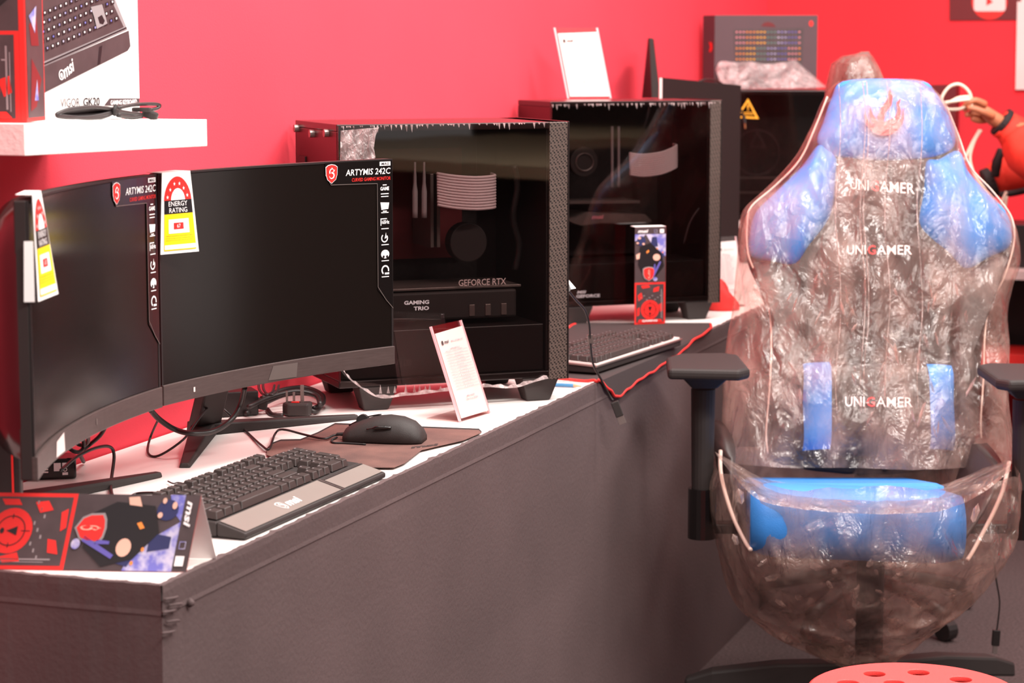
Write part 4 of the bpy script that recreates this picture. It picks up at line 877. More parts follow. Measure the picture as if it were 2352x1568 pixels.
t = thing('promo_box', 'tall narrow black and red promotional box standing in front of the farther computer case', 'box', (.31, 5.08, DZ))
pl = PY(1457, 745, 5.045); pr_ = PY(1527, 745, 5.065); pl.z = pr_.z = DZ + .0045; dvv = pr_ - pl; nbk = V((-dvv.y, dvv.x, 0)).normalized() * .03; Ht = PY(1490, 522, 5.05).z - pl.z
MB().hexa([pl, pr_, pr_ + nbk + dvv.normalized() * .012, pl + nbk + dvv.normalized() * .012] + [q + V((0, 0, Ht)) for q in (pl, pr_, pr_ + nbk + dvv.normalized() * .012, pl + nbk + dvv.normalized() * .012)]).build('carton', 'red2', t, bevel=.0006)
MB().prism([q + V((0, 0, Ht + .0008)) for q in (pl, pr_, pr_ + nbk, pl + nbk)], V((0, 0, .0008))).build('top_flap', 'paper', t)
battle_art(lambda x, y, l=0: pl + dvv * x + V((0, 0, Ht * y)) - nbk.normalized() * l, t)
t = thing('usb_cable', 'black cable with white-tipped plug dangling over the counter edge onto the desk mat', 'cable', PY(1416, 975, 4.2))
U = [PY(1306, 668, 4.02), PY(1322, 688, 4.06), PY(1343, 712, 4.1), PY(1353, 745, 4.12), PY(1356, 790, 4.14), PY(1362, 835, 4.16), PY(1380, 870, 4.17), PY(1398, 905, 4.18), PY(1408, 920, 4.18)]
tubes('cord', [U], .0023, 'cable', t, sm=5)
def obox(a, b, w_, d_): 
    a = V(a); b = V(b); t_ = (b - a).normalized(); s_ = t_.cross(V((0, 1, 0))).normalized(); y_ = V((0, 1, 0))
    return [a - s_ * w_ - y_ * d_, a + s_ * w_ - y_ * d_, a + s_ * w_ + y_ * d_, a - s_ * w_ + y_ * d_, b - s_ * w_ - y_ * d_, b + s_ * w_ - y_ * d_, b + s_ * w_ + y_ * d_, b - s_ * w_ + y_ * d_]
MB().hexa(obox(PY(1411, 922, 4.18), PY(1424, 956, 4.18), .0075, .004)).build('plug_body', 'blkmat', t, bevel=.0015)
MB().hexa(obox(PY(1424, 956, 4.18), PY(1431, 973, 4.18), .0068, .0024)).build('plug_tip', 'silver', t, bevel=.0004)
MB().hexa(obox(PY(1355, 768, 4.135), PY(1357, 788, 4.14), .005, .005)).build('cable_joint', 'greysat', t, bevel=.001)
t = thing('paper_tag', 'crumpled white paper tag stuck to the front of the nearer computer case', 'tag', PY(1305, 660, 4.0))
MB().prism([PY(1301, 636, 4.0), PY(1311, 648, 3.995), PY(1323, 662, 3.99), PY(1312, 664, 3.985), PY(1302, 676, 3.995)], V((0, .001, 0))).build('paper', 'paper', t)

# ------------------------------------------------------------------ things behind the far case
t = thing('edge_on_monitor', 'slim dark monitor seen edge-on behind the farther computer case', 'monitor', (.36, 5.85, DZ))
Y = 5.95
MB().hexa([PY(1474, 225, Y + .1), PY(1497, 225, Y - .05), PY(1517, 225, Y - .05), PY(1500, 225, Y + .15), PY(1488, 88, Y + .1), PY(1491, 87, Y - .05), PY(1499, 88, Y - .05), PY(1502, 90, Y + .15)]).build('housing', 'greysat' if 0 else 'blkmat', t, bevel=.001)
MB().box(V((.40, 5.99, (DZ + 1.25) / 2)), (.03, .03, 1.248 - DZ)).build('stand_neck', 'blk', t); MB().box(V((.43, 5.99, DZ + .006)), (.12, .12, .01)).build('stand_base', 'blk', t)
t = thing('flat_panel', 'dark flat panel with pale left edge behind the farther computer case', 'panel', (.47, 5.75, DZ))
a_, b_ = PY(1520, 178, 5.72), PY(1702, 196, 5.85)
MB().hexa([V((a_.x, a_.y, DZ + .001)), V((b_.x, b_.y, DZ + .001)), V((b_.x, b_.y + .02, DZ + .001)), V((a_.x, a_.y + .02, DZ + .001)), a_, b_, b_ + V((0, .02, 0)), a_ + V((0, .02, 0))]).build('panel_body', 'casetop', t)
MB().box(V((a_.x - .003, a_.y, (a_.z + DZ) / 2)), (.007, .024, a_.z - DZ - .002)).build('pale_edge', 'led', t)
t = thing('audio_cable', 'thin black cable with jack plug drooping in front of the warning triangle', 'cable', PY(1712, 290, 6.4))
tubes('cord', [[PY(1600, 190, 5.92), PY(1625, 182, 5.96), PY(1655, 190, 6.1), PY(1680, 215, 6.3), PY(1700, 248, 6.42), PY(1708, 268, 6.44)]], .0028, 'cable', t, sm=5)
MB().cyl(PY(1708, 266, 6.44), PY(1711, 283, 6.44), .005, 10).build('plug_body', 'rub', t); MB().cyl(PY(1711, 283, 6.44), PY(1712, 295, 6.44), .0022, 8).build('plug_tip', 'brass', t)
# black keyboard carton on the rear case
kz = 1.2615; bl_ = V((PY(1640, 200, 6.72).x, 6.72, kz)); brr = V((PY(1876, 200, 6.72).x, 6.72, kz)); hk = PY(1700, 35, 6.72).z - kz
t = thing('keyboard_carton', 'black keyboard carton with a colourful backlit keyboard picture on the rear computer case', 'box', bl_)
dv = brr - bl_; nk = V((-.03, .055, 0))
MB().hexa([bl_, brr, brr + nk, bl_ + nk] + [q + V((0, 0, hk)) for q in (bl_, brr, brr + nk, bl_ + nk)]).build('carton', mat('black_carton', (84, 62, 68), .5, var=.05), t, bevel=.001)
fk = pxframe(bl_, V((0, -1, 0)))
cols = ['pink', 'orange', 'amber', 'teal', 'lilac', 'purple', 'darkred']
decal('picture_panel', fk, [[(1685, 68), (1846, 64), (1842, 150), (1689, 150)]], 'charcoal', t, .001)
for ci, cn in enumerate(cols[:6]):
    sh = []
    for r in range(6):
        for c in range(19):
            if (c // 3 + r // 3) % 6 == ci: u = 1690 + c * 8; v = 72 + r * 12.5; sh.append([(u, v), (u + 4, v), (u + 4, v + 3), (u, v + 3)])
    decal('picture_keys', fk, sh, cn, t, .002)
decal('carton_emblem', fk, [circ(1863, 54, 5, 12, 7)], 'redink', t, .001); decal('carton_emblem', fk, [[(1748, 60), (1755, 52), (1765, 50), (1776, 54), (1782, 62)]], 'darkred', t, .001)
sl = planeframe(PY(1632, 120, 6.74), V((-.012, .022, 0)), UP * .04, V((-.9, -.4, 0))); 
fs = pxframe(bl_, (nk.cross(UP)).normalized() * -1 if (nk.cross(UP)).y > 0 else nk.cross(UP).normalized())
decal('side_emblem', fs, [[(1629, 96), (1636, 98), (1637, 112), (1633, 120), (1629, 118), (1632, 108)]], 'redink', t, .001)
# plastic pouch with cable on the rear case
t = thing('plastic_pouch', 'crumpled clear plastic pouch holding a coiled cable on top of the rear computer case', 'bag', PY(1770, 203, 6.62))
out_t = [(1644, 160), (1655, 141), (1690, 143), (1720, 141), (1760, 147), (1800, 143), (1826, 139), (1850, 158), (1878, 182), (1897, 199)]
out_b = [(1650, 178), (1662, 202), (1690, 204), (1720, 204), (1760, 203.5), (1800, 203.5), (1826, 203), (1850, 202.5), (1878, 202), (1899, 201)]
b = MB(); G = []
pt = spline([V((u, v, 0)) for u, v in out_t], 5); pbm = spline([V((u, v, 0)) for u, v in out_b], 5)
for k, (p, q) in enumerate(zip(pt, pbm)):
    col = []
    for j in range(9):
        f = j / 8; u = p.x * (1 - f) + q.x * f; v = p.y * (1 - f) + q.y * f
        col.append(PY(u, v, 6.68 - .11 * f + .012 * fbm((k * .4, j * .7, 2))))
    G.append(col)
vs = [p for c in G for p in c]; b.add(vs, [(i * 9 + j, (i + 1) * 9 + j, (i + 1) * 9 + j + 1, i * 9 + j + 1) for i in range(len(G) - 1) for j in range(8)])
b.build('film', 'pouch', t, smooth=False)
tubes('cord', [[PY(1680 + 24 * cos(a) + k * 6, 178 + 17 * sin(a), 6.66) for a in [2 * pi * i / 10 for i in range(11)]] for k in range(3)] + [[PY(1690, 192, 6.66), PY(1740, 188, 6.66), PY(1790, 172, 6.66), PY(1830, 190, 6.66)]], .004, 'cable', t)
t = thing('red_cloth_bag', 'red cloth bundle on the counter beside the white price sign', 'bag', PZ(1672, 690))
R_ = []
for k in range(10):
    f = k / 9; r = .036 * sqrt(max(0, 1 - f ** 2)) + .003; c0 = V((.475 + .055 * (1 - f) * .5 , 5.34 + .02, DZ + .001 + .082 * f))
    R_.append([c0 + V((r * cos(a) * (1 + .15 * sin(3 * a + k)), r * .6 * sin(a), 0)) for a in [2 * pi * j / 16 for j in range(16)]])
MB().rings(R_).build('bundle', 'redstitch', t, smooth=True)

# ------------------------------------------------------------------ back wall: banner, poster, boxes
fb = pxframe(wb(0, -.004, 1), -E1)
t = thing('wall_banner', 'dark red banner with a round video play badge on the back wall', 'banner', fb(2260, 46))
MB().prism([fb(2181, 47), fb(2420, 45), fb(2420, -140), fb(2181, -140)], -E1 * .001).build('sheet', 'darkred', t)
decal('play_badge', fb, [circ(2273, 4, 41, 40)], 'redink', t, .002); rr = []
for cx, cy, a0_ in ((2302, -20, -90), (2302, 20, 0), (2245, 20, 90), (2245, -20, 180)): rr += [(cx + 8 * cos(math.radians(a0_ + k * 30)), cy + 6 * sin(math.radians(a0_ + k * 30))) for k in range(4)]
decal('play_badge_frame', fb, [rr], 'led', t, .003); decal('play_badge_arrow', fb, [[(2267, -10), (2281, 5), (2266, 13)]], 'redink', t, .004)
t = thing('white_board', 'white board edge on the back wall at the right edge of the picture', 'board', fb(2350, 205))
MB().prism([fb(2333, 206), fb(2337, 4), fb(2346, 4), fb(2347, -6), fb(2600, -6), fb(2600, 206)], -E1 * .01).build('board_panel', 'led', t, bevel=.001)
t = thing('dark_red_panel', 'dark red carton standing by the back wall behind the wrapped chair', 'box', wb(1.1, -.1, 0))
f5 = pxframe(wb(0, -.10, 1), -E1); p_ = [f5(2122, 196), f5(2196, 194)]
MB().hexa([V((p_[0].x, p_[0].y, .71)), V((p_[1].x, p_[1].y, .71)), V((p_[1].x, p_[1].y, .71)) + E1 * .08, V((p_[0].x, p_[0].y, .71)) + E1 * .08, p_[0], p_[1], p_[1] + E1 * .08, p_[0] + E1 * .08]).build('carton', 'darkred', t, bevel=.001)
# low table along the back wall
t = thing('back_table', 'low dark table with pale edge along the back wall at the right', 'table', wb(1.4, -.3, 0))
def bb(nm, t0, t1_, d0, d1_, z0, z1, m, **k):
    return MB().hexa([wb(t0, d0, z0), wb(t1_, d0, z0), wb(t1_, d1_, z0), wb(t0, d1_, z0), wb(t0, d0, z1), wb(t1_, d0, z1), wb(t1_, d1_, z1), wb(t0, d1_, z1)]).build(nm, m, t, **k)
bb('table_top', .62, 2.1, -.5, -.01, .68, .706, 'led'); bb('shelf_board', .62, 2.1, -.48, -.03, .35, .37, 'greyink')
for q in (.64, 2.04):
    for e_ in (-.47, -.08): bb('table_leg', q, q + .04, e_, e_ + .04, .0005, .68, 'blk')
bb('back_board', .66, 2.04, -.05, -.035, .38, .68, 'blk')
t = thing('red_box', 'small red box on the lower board of the back table', 'box', wb(.9, -.3, .37)); bb('carton', .70, .95, -.42, -.2, .371, .44, 'redink', bevel=.001)
t = thing('black_box', 'black box on top of the back table', 'box', wb(.9, -.3, .706)); bb('carton', .78, 1.12, -.4, -.2, .707, .84, 'blk', bevel=.001)

# ------------------------------------------------------------------ blue and black gaming chair
BN = V((0.03, -1, .34)).normalized(); BP0 = V((.72, 4.64, .56))
def BP(u, v, off=0): return PP(u, v, BP0, BN) + BN * off
def puff(name, px, t, m, front, back, base=0, ctr=None, p=2.4, sm=4, label=None, nr=10):
    o = spline([V((u, v, 0)) for u, v in px], sm, True); c = V(ctr + (0,)) if ctr else sum(o, V()) / len(o)
    R_ = []
    ss = [1 - (1 - k / nr) ** 1.6 for k in range(nr + 1)][::-1]
    def ringat(s_, off): return [BP(c.x + (q.x - c.x) * s_, c.y + (q.y - c.y) * s_, base + off) for q in o]
    fr_ = [(sin(k / nr * pi / 2)) for k in range(1, nr + 1)]
    fs_ = [ringat(s_, front * (1 - s_ ** p) ** .5 if s_ < 1 else 0) for s_ in [.06] + fr_]
    bs_ = [ringat(s_, -back * (1 - s_ ** p) ** .5 if s_ < 1 else 0) for s_ in fr_[::-1][1:] + [.06]]
    return MB().rings(fs_ + bs_).build(name, m, t, smooth=True, label=label)
ch = thing('gaming_chair', 'blue and black high-backed gaming chair shrouded in clear plastic beside the counter', 'chair', (.72, 4.5, 0))
outline = [(1932, 190), (1905, 220), (1880, 275), (1862, 320), (1835, 380), (1775, 445), (1728, 490), (1714, 540), (1716, 600), (1745, 670), (1765, 740), (1768, 860), (1760, 980), (1775, 1060), (2000, 1090), (2225, 1060), (2243, 980), (2248, 860), (2258, 740), (2290, 660), (2316, 600), (2322, 545), (2310, 495), (2265, 450), (2215, 395), (2195, 320), (2172, 262), (2145, 215), (2118, 190), (2030, 184)]
puff('backrest', outline, ch, 'leather', .035, .06, 0, (2015, 620))
puff('head_panel', [(1930, 196), (1905, 232), (1885, 290), (1872, 335), (1910, 366), (2015, 378), (2120, 372), (2180, 350), (2188, 315), (2168, 262), (2142, 220), (2115, 196), (2030, 190)], ch, 'blue', .03, .0, .026, (2025, 285), label='blue headrest panel')
puff('shoulder_bolster', [(1876, 338), (1838, 388), (1775, 450), (1732, 494), (1718, 545), (1722, 592), (1770, 606), (1822, 614), (1856, 570), (1895, 520), (1912, 470), (1918, 372), (1896, 345)], ch, 'blue', .045, .0, .018, (1825, 500), label='blue left shoulder bolster')
puff('shoulder_bolster', [(2120, 378), (2112, 450), (2100, 520), (2130, 560), (2170, 590), (2210, 626), (2262, 600), (2312, 574), (2318, 535), (2304, 492), (2262, 450), (2216, 398), (2195, 352), (2150, 372)], ch, 'blue', .045, .0, .018, (2205, 480), label='blue right shoulder bolster')
puff('centre_panel', [(1918, 380), (1910, 520), (1890, 560), (1860, 620), (1880, 760), (1885, 850), (2000, 850), (2110, 850), (2130, 760), (2170, 640), (2120, 565), (2098, 520), (2112, 385), (2015, 382)], ch, 'leather2', .022, 0, .03, (2010, 620))
puff('side_bolster', [(1725, 610), (1820, 622), (1850, 700), (1850, 900), (1840, 1040), (1780, 1050), (1764, 980), (1772, 860), (1768, 740), (1745, 670)], ch, 'leather', .045, 0, .02, (1805, 850)); puff('side_bolster', [(2305, 592), (2212, 634), (2175, 710), (2170, 900), (2180, 1040), (2222, 1050), (2240, 980), (2245, 860), (2255, 740), (2285, 660)], ch, 'leather', .045, 0, .02, (2208, 850))
LUMO = spline([V((*q_, 0)) for q_ in [(1828, 842), (1826, 940), (1826, 1048), (2000, 1058), (2178, 1050), (2184, 940), (2176, 850), (2000, 846)]], 4, True)
lum = puff('lumbar_cushion', [(1828, 842), (1826, 940), (1826, 1048), (2000, 1058), (2178, 1050), (2184, 940), (2176, 850), (2000, 846)], ch, 'leather', .075, 0, .035, (2003, 950), p=5)
def bump_l(u, v, c=(2003, 950), hw=180, hh=105):
    best = .999; P_ = LUMO; d = (u - c[0], v - c[1]); L_ = sqrt(d[0] ** 2 + d[1] ** 2)
    if L_ < 1e-6: return .11
    for p, q in zip(P_, P_[1:] + P_[:1]):
        ex, ey = q.x - p.x, q.y - p.y; den = d[0] * ey - d[1] * ex
        if abs(den) < 1e-9: continue
        px_, py_ = p.x - c[0], p.y - c[1]; tt = (px_ * ey - py_ * ex) / den; uu = (px_ * d[1] - py_ * d[0]) / den
        if tt > 0 and 0 <= uu <= 1: best = min(.999, 1 / tt)
    return .035 + .075 * (1 - best ** 5) ** .5
def patch(name, u0, u1, v0, v1, m, par, skew=0, n=8, lift=.004):
    b = MB(); vs = []
    for j in range(n * 2 + 1):
        for i in range(n + 1):
            u = u0 + (u1 - u0) * i / n + skew * j / (n * 2); v = v0 + (v1 - v0) * j / (n * 2); vs.append(BP(u, v, bump_l(u, v) + lift))
    b.add(vs, [(j * (n + 1) + i, j * (n + 1) + i + 1, (j + 1) * (n + 1) + i + 1, (j + 1) * (n + 1) + i) for j in range(n * 2) for i in range(n)]); return b.build(name, m, par, smooth=True)
patch('blue_stripe', 1832, 1890, 850, 1046, 'blue', lum); patch('blue_stripe', 2108, 2168, 854, 1046, 'blue', lum, 6)
def ctext(u, v, wpx, hpx, off, slope=0):
    O = BP(u, v, off); ux = (BP(u + 100, v + slope * 100, off) - O) / 100; uy = (BP(u, v - 100, off) - O) / 100
    fr_ = lambda x, y, l=0: O + ux * x + uy * y + BN * l
    w3 = wpx / 8.15
    decal('chair_lettering', fr_, [T('UNI', 0, 0, w3 * 2.35, hpx, .008), T('AMER', w3 * 3.75, 0, w3 * 4.4, hpx, .004)], 'whiteink', ch, .001)
    decal('chair_lettering', fr_, [T('G', w3 * 2.6, 0, w3 * 1.0, hpx, .012)], 'chairred', ch, .001)
ctext(1941, 452, 146, 24, .061, .075); ctext(1934, 600, 147, 21, .061, .0); ctext(1919, 955, 151, 22, .116, .01)
ff = lambda u, v, l=0: BP(u, v, .062 + l)
fl1 = [(1972, 305), (1978, 325), (1995, 332), (2010, 326), (2002, 312), (1996, 296), (2002, 280), (2015, 262), (2028, 245), (2030, 224), (2038, 240), (2036, 262), (2024, 278), (2020, 296), (2028, 300), (2040, 296), (2046, 280), (2042, 264), (2046, 250), (2056, 262), (2058, 286), (2052, 308), (2038, 322), (2018, 330)]
decal('flame_emblem', ff, [[(2030, 221), (2038, 240), (2034, 262), (2020, 280), (2016, 300), (2020, 318), (2006, 308), (2002, 288), (2010, 268), (2024, 250)], [(2056, 246), (2046, 256), (2048, 274), (2044, 288), (2030, 294), (2014, 302), (2004, 300), (1992, 282), (1986, 266), (1984, 280), (1988, 300), (2000, 312), (2020, 318), (2040, 312), (2054, 296), (2056, 274), (2052, 260)]], 'chairred', ch, .002)
decal('flame_emblem', ff, [[(2018 + r_ * cos(a_), 285 + r_ * sin(a_)) for r_, a_ in ((45, A), (45, B_), (45 - wB, B_), (45 - wA, A))] for A, B_, wA, wB in [(math.radians(-20 + 220 * k / 20), math.radians(-20 + 220 * (k + 1) / 20), 12 * sin(pi * k / 20) + 1, 12 * sin(pi * (k + 1) / 20) + 1) for k in range(20)]], 'chairred', ch, .002)
# seat
def sp(u, v, Y): return PY(u, v, Y)
ZT_ = PY(1975, 1108, 4.22).z; ZB_ = PY(1975, 1282, 4.20).z
X0, X1 = PY(1728, 1150, 4.17).x, PY(2222, 1150, 4.17).x
b = MB(); R_ = []
for k in range(17):
    x = X0 + (X1 - X0) * k / 16; e_ = min(1, (min(k, 16 - k) / 2.0 + .25)); e_ = e_ if e_ < 1 else 1; cz = (ZT_ + ZB_) / 2; cy = 4.225
    R_.append([V((x, cy + .07 * cos(a) * (.7 + .3 * e_), cz + (ZT_ - ZB_) / 2 * sin(a) * (.8 + .2 * e_) - .004 * k / 4)) for a in [2 * pi * j / 24 for j in range(24)]])
MB().rings(R_).build('front_roll', 'blue', ch, smooth=True, label='blue rolled front edge of seat')
MB().hexa([V((X0 + .02, 4.25, .45)), V((X1 - .02, 4.25, .45)), V((X1 - .02, 4.66, .43)), V((X0 + .02, 4.66, .43)), V((X0 + .02, 4.25, .556)), V((X1 - .02, 4.25, .556)), V((X1 - .02, 4.66, .49)), V((X0 + .02, 4.66, .49))]).build('seat', 'blue', ch, bevel=.02, label='blue seat pad')
for sg, us in ((-1, [(1655, 1035), (1655, 1080), (1665, 1130), (1685, 1190), (1712, 1245), (1724, 1262)]), (1, [(2318, 1060), (2305, 1120), (2285, 1170), (2262, 1215), (2235, 1265), (2222, 1285)])):
    R_ = []
    for k, (u, v) in enumerate(us):
        f = k / (len(us) - 1); p = PY(u, v, 4.36 - .16 * f); inn = -sg * .02
        R_.append([p + V((inn + sg * .018 * cos(a), .03 * 0 + .16 * (sin(a)) * (1 - f * .6) + .14, .012 * sin(a))) for a in [2 * pi * j / 14 for j in range(14)]])
    MB().rings(R_).build('seat_wing', 'leather', ch, smooth=True)
    MB().tube([PY(u, v, 4.355 - .16 * k / 5 - .01) for k, (u, v) in enumerate(us)], .0042, 8, 5).build('seat_piping', 'piping', ch, smooth=True, label='pale piping')
# armrests, mechanism, base
for sg, cx in ((-1, .370), (1, 1.0)):
    px0 = PY(1618, 838, 4.37).x if sg < 0 else PY(2362, 850, 4.37).x
    z = PY(1618, 838, 4.37).z if sg < 0 else PY(2362, 862, 4.37).z
    pts = [(-.078, -.10), (.060, -.12), (.080, -.09), (.078, .10), (.05, .13), (-.04, .12), (-.07, .06)]
    if sg > 0: pts = [(-x, y) for x, y in pts]
    MB().prism([V((px0 + x, 4.38 + y, z - .016)) for x, y in pts], V((0, 0, .022))).build('armrest_pad', 'blkmat', ch, bevel=.008, bseg=3)
    MB().hexa([V((px0 + x, 4.38 + y, z_)) for z_, s_ in ((z - .045, .024), (z - .016, .05)) for x, y in ((-s_, -s_), (s_, -s_), (s_, s_), (-s_, s_))]).build('armrest_bracket', 'blkmat', ch, bevel=.004)
    MB().cyl(V((px0 - .01 * 0, 4.39, .44)), V((px0, 4.39, z - .05)), .020, 20, .024).build('armrest_post', 'blkmat', ch, smooth=False); MB().cyl(V((px0, 4.39, .42)), V((px0, 4.39, .52)), .028, 20).build('armrest_sleeve', 'gloss', ch)
    MB().hexa([V((px0 + sg * .0, 4.40, .425)), V((.72, 4.40, .425)), V((.72, 4.44, .425)), V((px0, 4.44, .425)), V((px0, 4.40, .445)), V((.72, 4.40, .445)), V((.72, 4.44, .445)), V((px0, 4.44, .445))]).build('armrest_bar', 'blk', ch, bevel=.003)
MB().cyl(V((.72, 4.45, .12)), V((.72, 4.45, .43)), .028, 20).build('gas_lift', 'blk', ch, smooth=False)
MB().cyl(V((.72, 4.45, .10)), V((.72, 4.45, .17)), .05, 20, .04).build('base_hub', 'blkmat', ch)
for k in range(5):
    a = math.radians(172 - 72 * k); d = V((cos(a), sin(a), 0)); s_ = V((-d.y, d.x, 0)); c0 = V((.72, 4.45, 0)); e_ = c0 + d * .37
    pts = []
    R_ = []
    for f, w_, z0, z1 in ((.03, .03, .10, .155), (.5, .028, .10, .145), (.85, .026, .085, .125), (1, .018, .075, .105)):
        p = c0 + d * .37 * f; R_.append([p - s_ * w_ + V((0, 0, z0)), p + s_ * w_ + V((0, 0, z0)), p + s_ * w_ * .8 + V((0, 0, z1)), p - s_ * w_ * .8 + V((0, 0, z1))])
    lg_ = MB().rings(R_).build('base_leg', 'blkmat', ch, bevel=.006)
    for q in (-1, 1): MB().cyl(e_ - d * .03 + s_ * q * .008 + V((0, 0, .0335)), e_ - d * .03 + s_ * q * .026 + V((0, 0, .0335)), .032, 20).build('caster', 'blk', lg_)
# ------------------------------------------------------------------ the clear bags
def ringbag(name, label, rows, half_f, half_b, ctrf, t, m, n=200, cap_top=True, cap_bot=False, amp=.006, sub=9, seed=0, cs=11, cz_=.5):
    rr = spline([V(r) for r in rows], sub); R_ = []
    for i, r in enumerate(rr):
        v, uL, uR = r.x, r.y, r.z; ring = []
        A_, hf, hb_ = ctrf(v), half_f(v), half_b(v)
        for k in range(n):
            a = 2 * pi * k / n; cx = cos(a); sy = sin(a)
            ex = (abs(cx) ** .7) * (1 if cx >= 0 else -1); ey = (abs(sy) ** .8) * (1 if sy >= 0 else -1)
            u = (uL + uR) / 2 + (uR - uL) / 2 * ex
            dep = -ey * hf if ey > 0 else -ey * hb_
            P_ = A_(u, v)
            nz_ = fbm((P_.x * 7 + seed, P_.z * 4, dep * 10), 1.0, 3); wp = .04 * nz_
            q1 = noise.voronoi(V((P_.x * cs + wp * cs + seed, P_.z * cs * cz_, dep * cs)))[0]; q2 = noise.voronoi(V((P_.x * cs * 2.3 - wp * cs, P_.z * cs * 2.3 * cz_ + seed, dep * cs * 2)))[0]
            rd = min(.5, q1[1] - q1[0]) * 2 + .45 * min(.5, q2[1] - q2[0]) * 2
            edge = min(1, abs(sy) * 1.6)
            ring.append(P_ + V((0, dep * 1.0 + (nz_ * amp * 1.2 + rd * amp) * edge, 0)) + V(((nz_ - rd * .5) * amp * .35, 0, nz_ * amp * .3)))
        R_.append(ring)
    return MB().rings(R_, cap_top, cap_bot).build(name, m, t, smooth=True)
bagt = thing('plastic_chair_cover', 'clear wrinkled plastic bag pulled over the back of the blue gaming chair', 'plastic cover', (.72, 4.6, .5))
rows = [(181, 1960, 2090), (186, 1932, 2122), (205, 1906, 2145), (240, 1886, 2172), (300, 1860, 2196), (360, 1828, 2216), (410, 1785, 2245), (450, 1742, 2282), (485, 1708, 2312), (530, 1699, 2334), (600, 1694, 2341), (660, 1688, 2322), (720, 1682, 2312), (800, 1668, 2316), (900, 1661, 2312), (980, 1658, 2320), (1050, 1656, 2330)]
def hf(v): return .055 + .05 * min(1, max(0, (v - 180) / 60)) + .03 * max(0, min(1, (v - 750) / 150))
def hbk(v): return .02 + .075 * min(1, max(0, (v - 180) / 60))
bagshape = lambda v: (lambda u, v_: BP(u, v_, -.0))
ringbag('bag_film', '', rows, hf, hbk, bagshape, bagt, 'bag', amp=.0055)
for us in ([(1895, 232), (1868, 300), (1832, 376), (1775, 436), (1722, 482), (1712, 520), (1714, 590), (1738, 650), (1762, 715), (1764, 800), (1760, 900), (1752, 1000), (1756, 1050)], [(2168, 255), (2194, 320), (2222, 392), (2270, 445), (2312, 500), (2322, 545), (2316, 590), (2296, 650), (2268, 700), (2250, 770), (2246, 880), (2240, 980), (2244, 1056)]):
    MB().tube([BP(u, v, .05 if i > 8 else .03) for i, (u, v) in enumerate(us)], .0020, 8, 5).build('bag_seam', 'piping', bagt, smooth=True, label='pale seam of the bag')
b = MB()
for u in (1905, 1960, 1968, 2015, 2088): b.tube([BP(u + 6 * sin(k), 225 + k * 62, hf(300) + .006 + .004 * sin(k * 2.1 + u)) for k in range(13)], .0011, 6, 3)
b.build('bag_crease', 'wrap', bagt, smooth=True)
# crumpled seat cover hanging below the seat
bt2 = thing('plastic_seat_cover', 'loose clear plastic bag hanging from the seat of the blue gaming chair', 'plastic cover', (.72, 4.4, .2))
rows = [(1062, 1646, 2328), (1100, 1634, 2332), (1160, 1633, 2330), (1220, 1640, 2318), (1270, 1650, 2296), (1330, 1668, 2262), (1380, 1694, 2222), (1420, 1738, 2176), (1460, 1792, 2130), (1495, 1860, 2090), (1524, 1930, 2050), (1536, 1965, 2010)]
hf2 = lambda v: max(.03, .285 * (1 - max(0, (v - 1230) / 310)) ** .8 if v < 1535 else .03)
hb2 = lambda v: max(.03, .22 * (1 - max(0, (v - 1230) / 310)) ** .8 if v < 1535 else .03)
ringbag('bag_film', '', rows, hf2, hb2, lambda v: (lambda u, v_: PY(u, v_, 4.40)), bt2, 'bag2', cap_top=False, cap_bot=True, amp=.019, seed=5, cs=9, cz_=.8)
b = MB()
tl = [(1640, 1035), (1700, 1070), (1760, 1100), (1850, 1112), (2000, 1118), (2140, 1116), (2200, 1100), (2260, 1075), (2318, 1056)]
tr_ = [(1650, 1050), (1700, 1110), (1750, 1150), (1850, 1170), (2000, 1180), (2140, 1176), (2200, 1160), (2260, 1130), (2322, 1080)]
G = []
for p, q in zip(spline([V((*p, 0)) for p in tl], 6), spline([V((*p, 0)) for p in tr_], 6)): G.append([PY(p.x * (1 - f) + q.x * f, p.y * (1 - f) + q.y * f + 2 * fbm((p.x * .03, f * 4, 1)), 4.30 - .17 * sin(f * pi / 2) + .006 * fbm((p.x * .05, f * 3, 4))) for f in (0, .2, .4, .6, .8, 1)])
b.add([p for c in G for p in c], [(i * 6 + j, (i + 1) * 6 + j, (i + 1) * 6 + j + 1, i * 6 + j + 1) for i in range(len(G) - 1) for j in range(5)]); b.build('bag_fold', 'bag2', bt2, smooth=True)

# pale facets laid on the films as painted highlights
def add_highlights(par, items, surf, rnd):
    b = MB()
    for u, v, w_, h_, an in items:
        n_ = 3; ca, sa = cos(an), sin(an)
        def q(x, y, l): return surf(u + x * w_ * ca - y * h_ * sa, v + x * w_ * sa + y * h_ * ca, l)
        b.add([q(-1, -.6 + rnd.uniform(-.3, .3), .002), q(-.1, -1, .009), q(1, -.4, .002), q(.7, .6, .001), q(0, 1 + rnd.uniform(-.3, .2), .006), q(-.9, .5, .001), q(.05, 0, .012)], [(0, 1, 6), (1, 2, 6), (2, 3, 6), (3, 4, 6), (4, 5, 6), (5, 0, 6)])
    o = b.build('highlight_facets', 'highlight', par); o['kind'] = 'stuff'
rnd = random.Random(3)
it = [(1875, 1302, 16, 9, .2), (1966, 1365, 6, 26, .3), (2080, 1305, 26, 8, -.3), (2096, 1386, 24, 7, .6), (1788, 1402, 18, 20, .4), (1820, 1436, 8, 16, -.3), (1862, 1384, 9, 12, .6), (1924, 1468, 18, 6, .3), (1969, 1388, 13, 9, .1), (2055, 1440, 16, 22, .2), (1955, 1432, 12, 14, -.8), (1777, 1326, 20, 8, -.3), (1690, 1240, 7, 16, -.4), (1952, 1500, 15, 20, .0), (1850, 1462, 24, 7, .2), (1700, 1140, 10, 20, -.2), (2240, 1180, 8, 26, .3)]
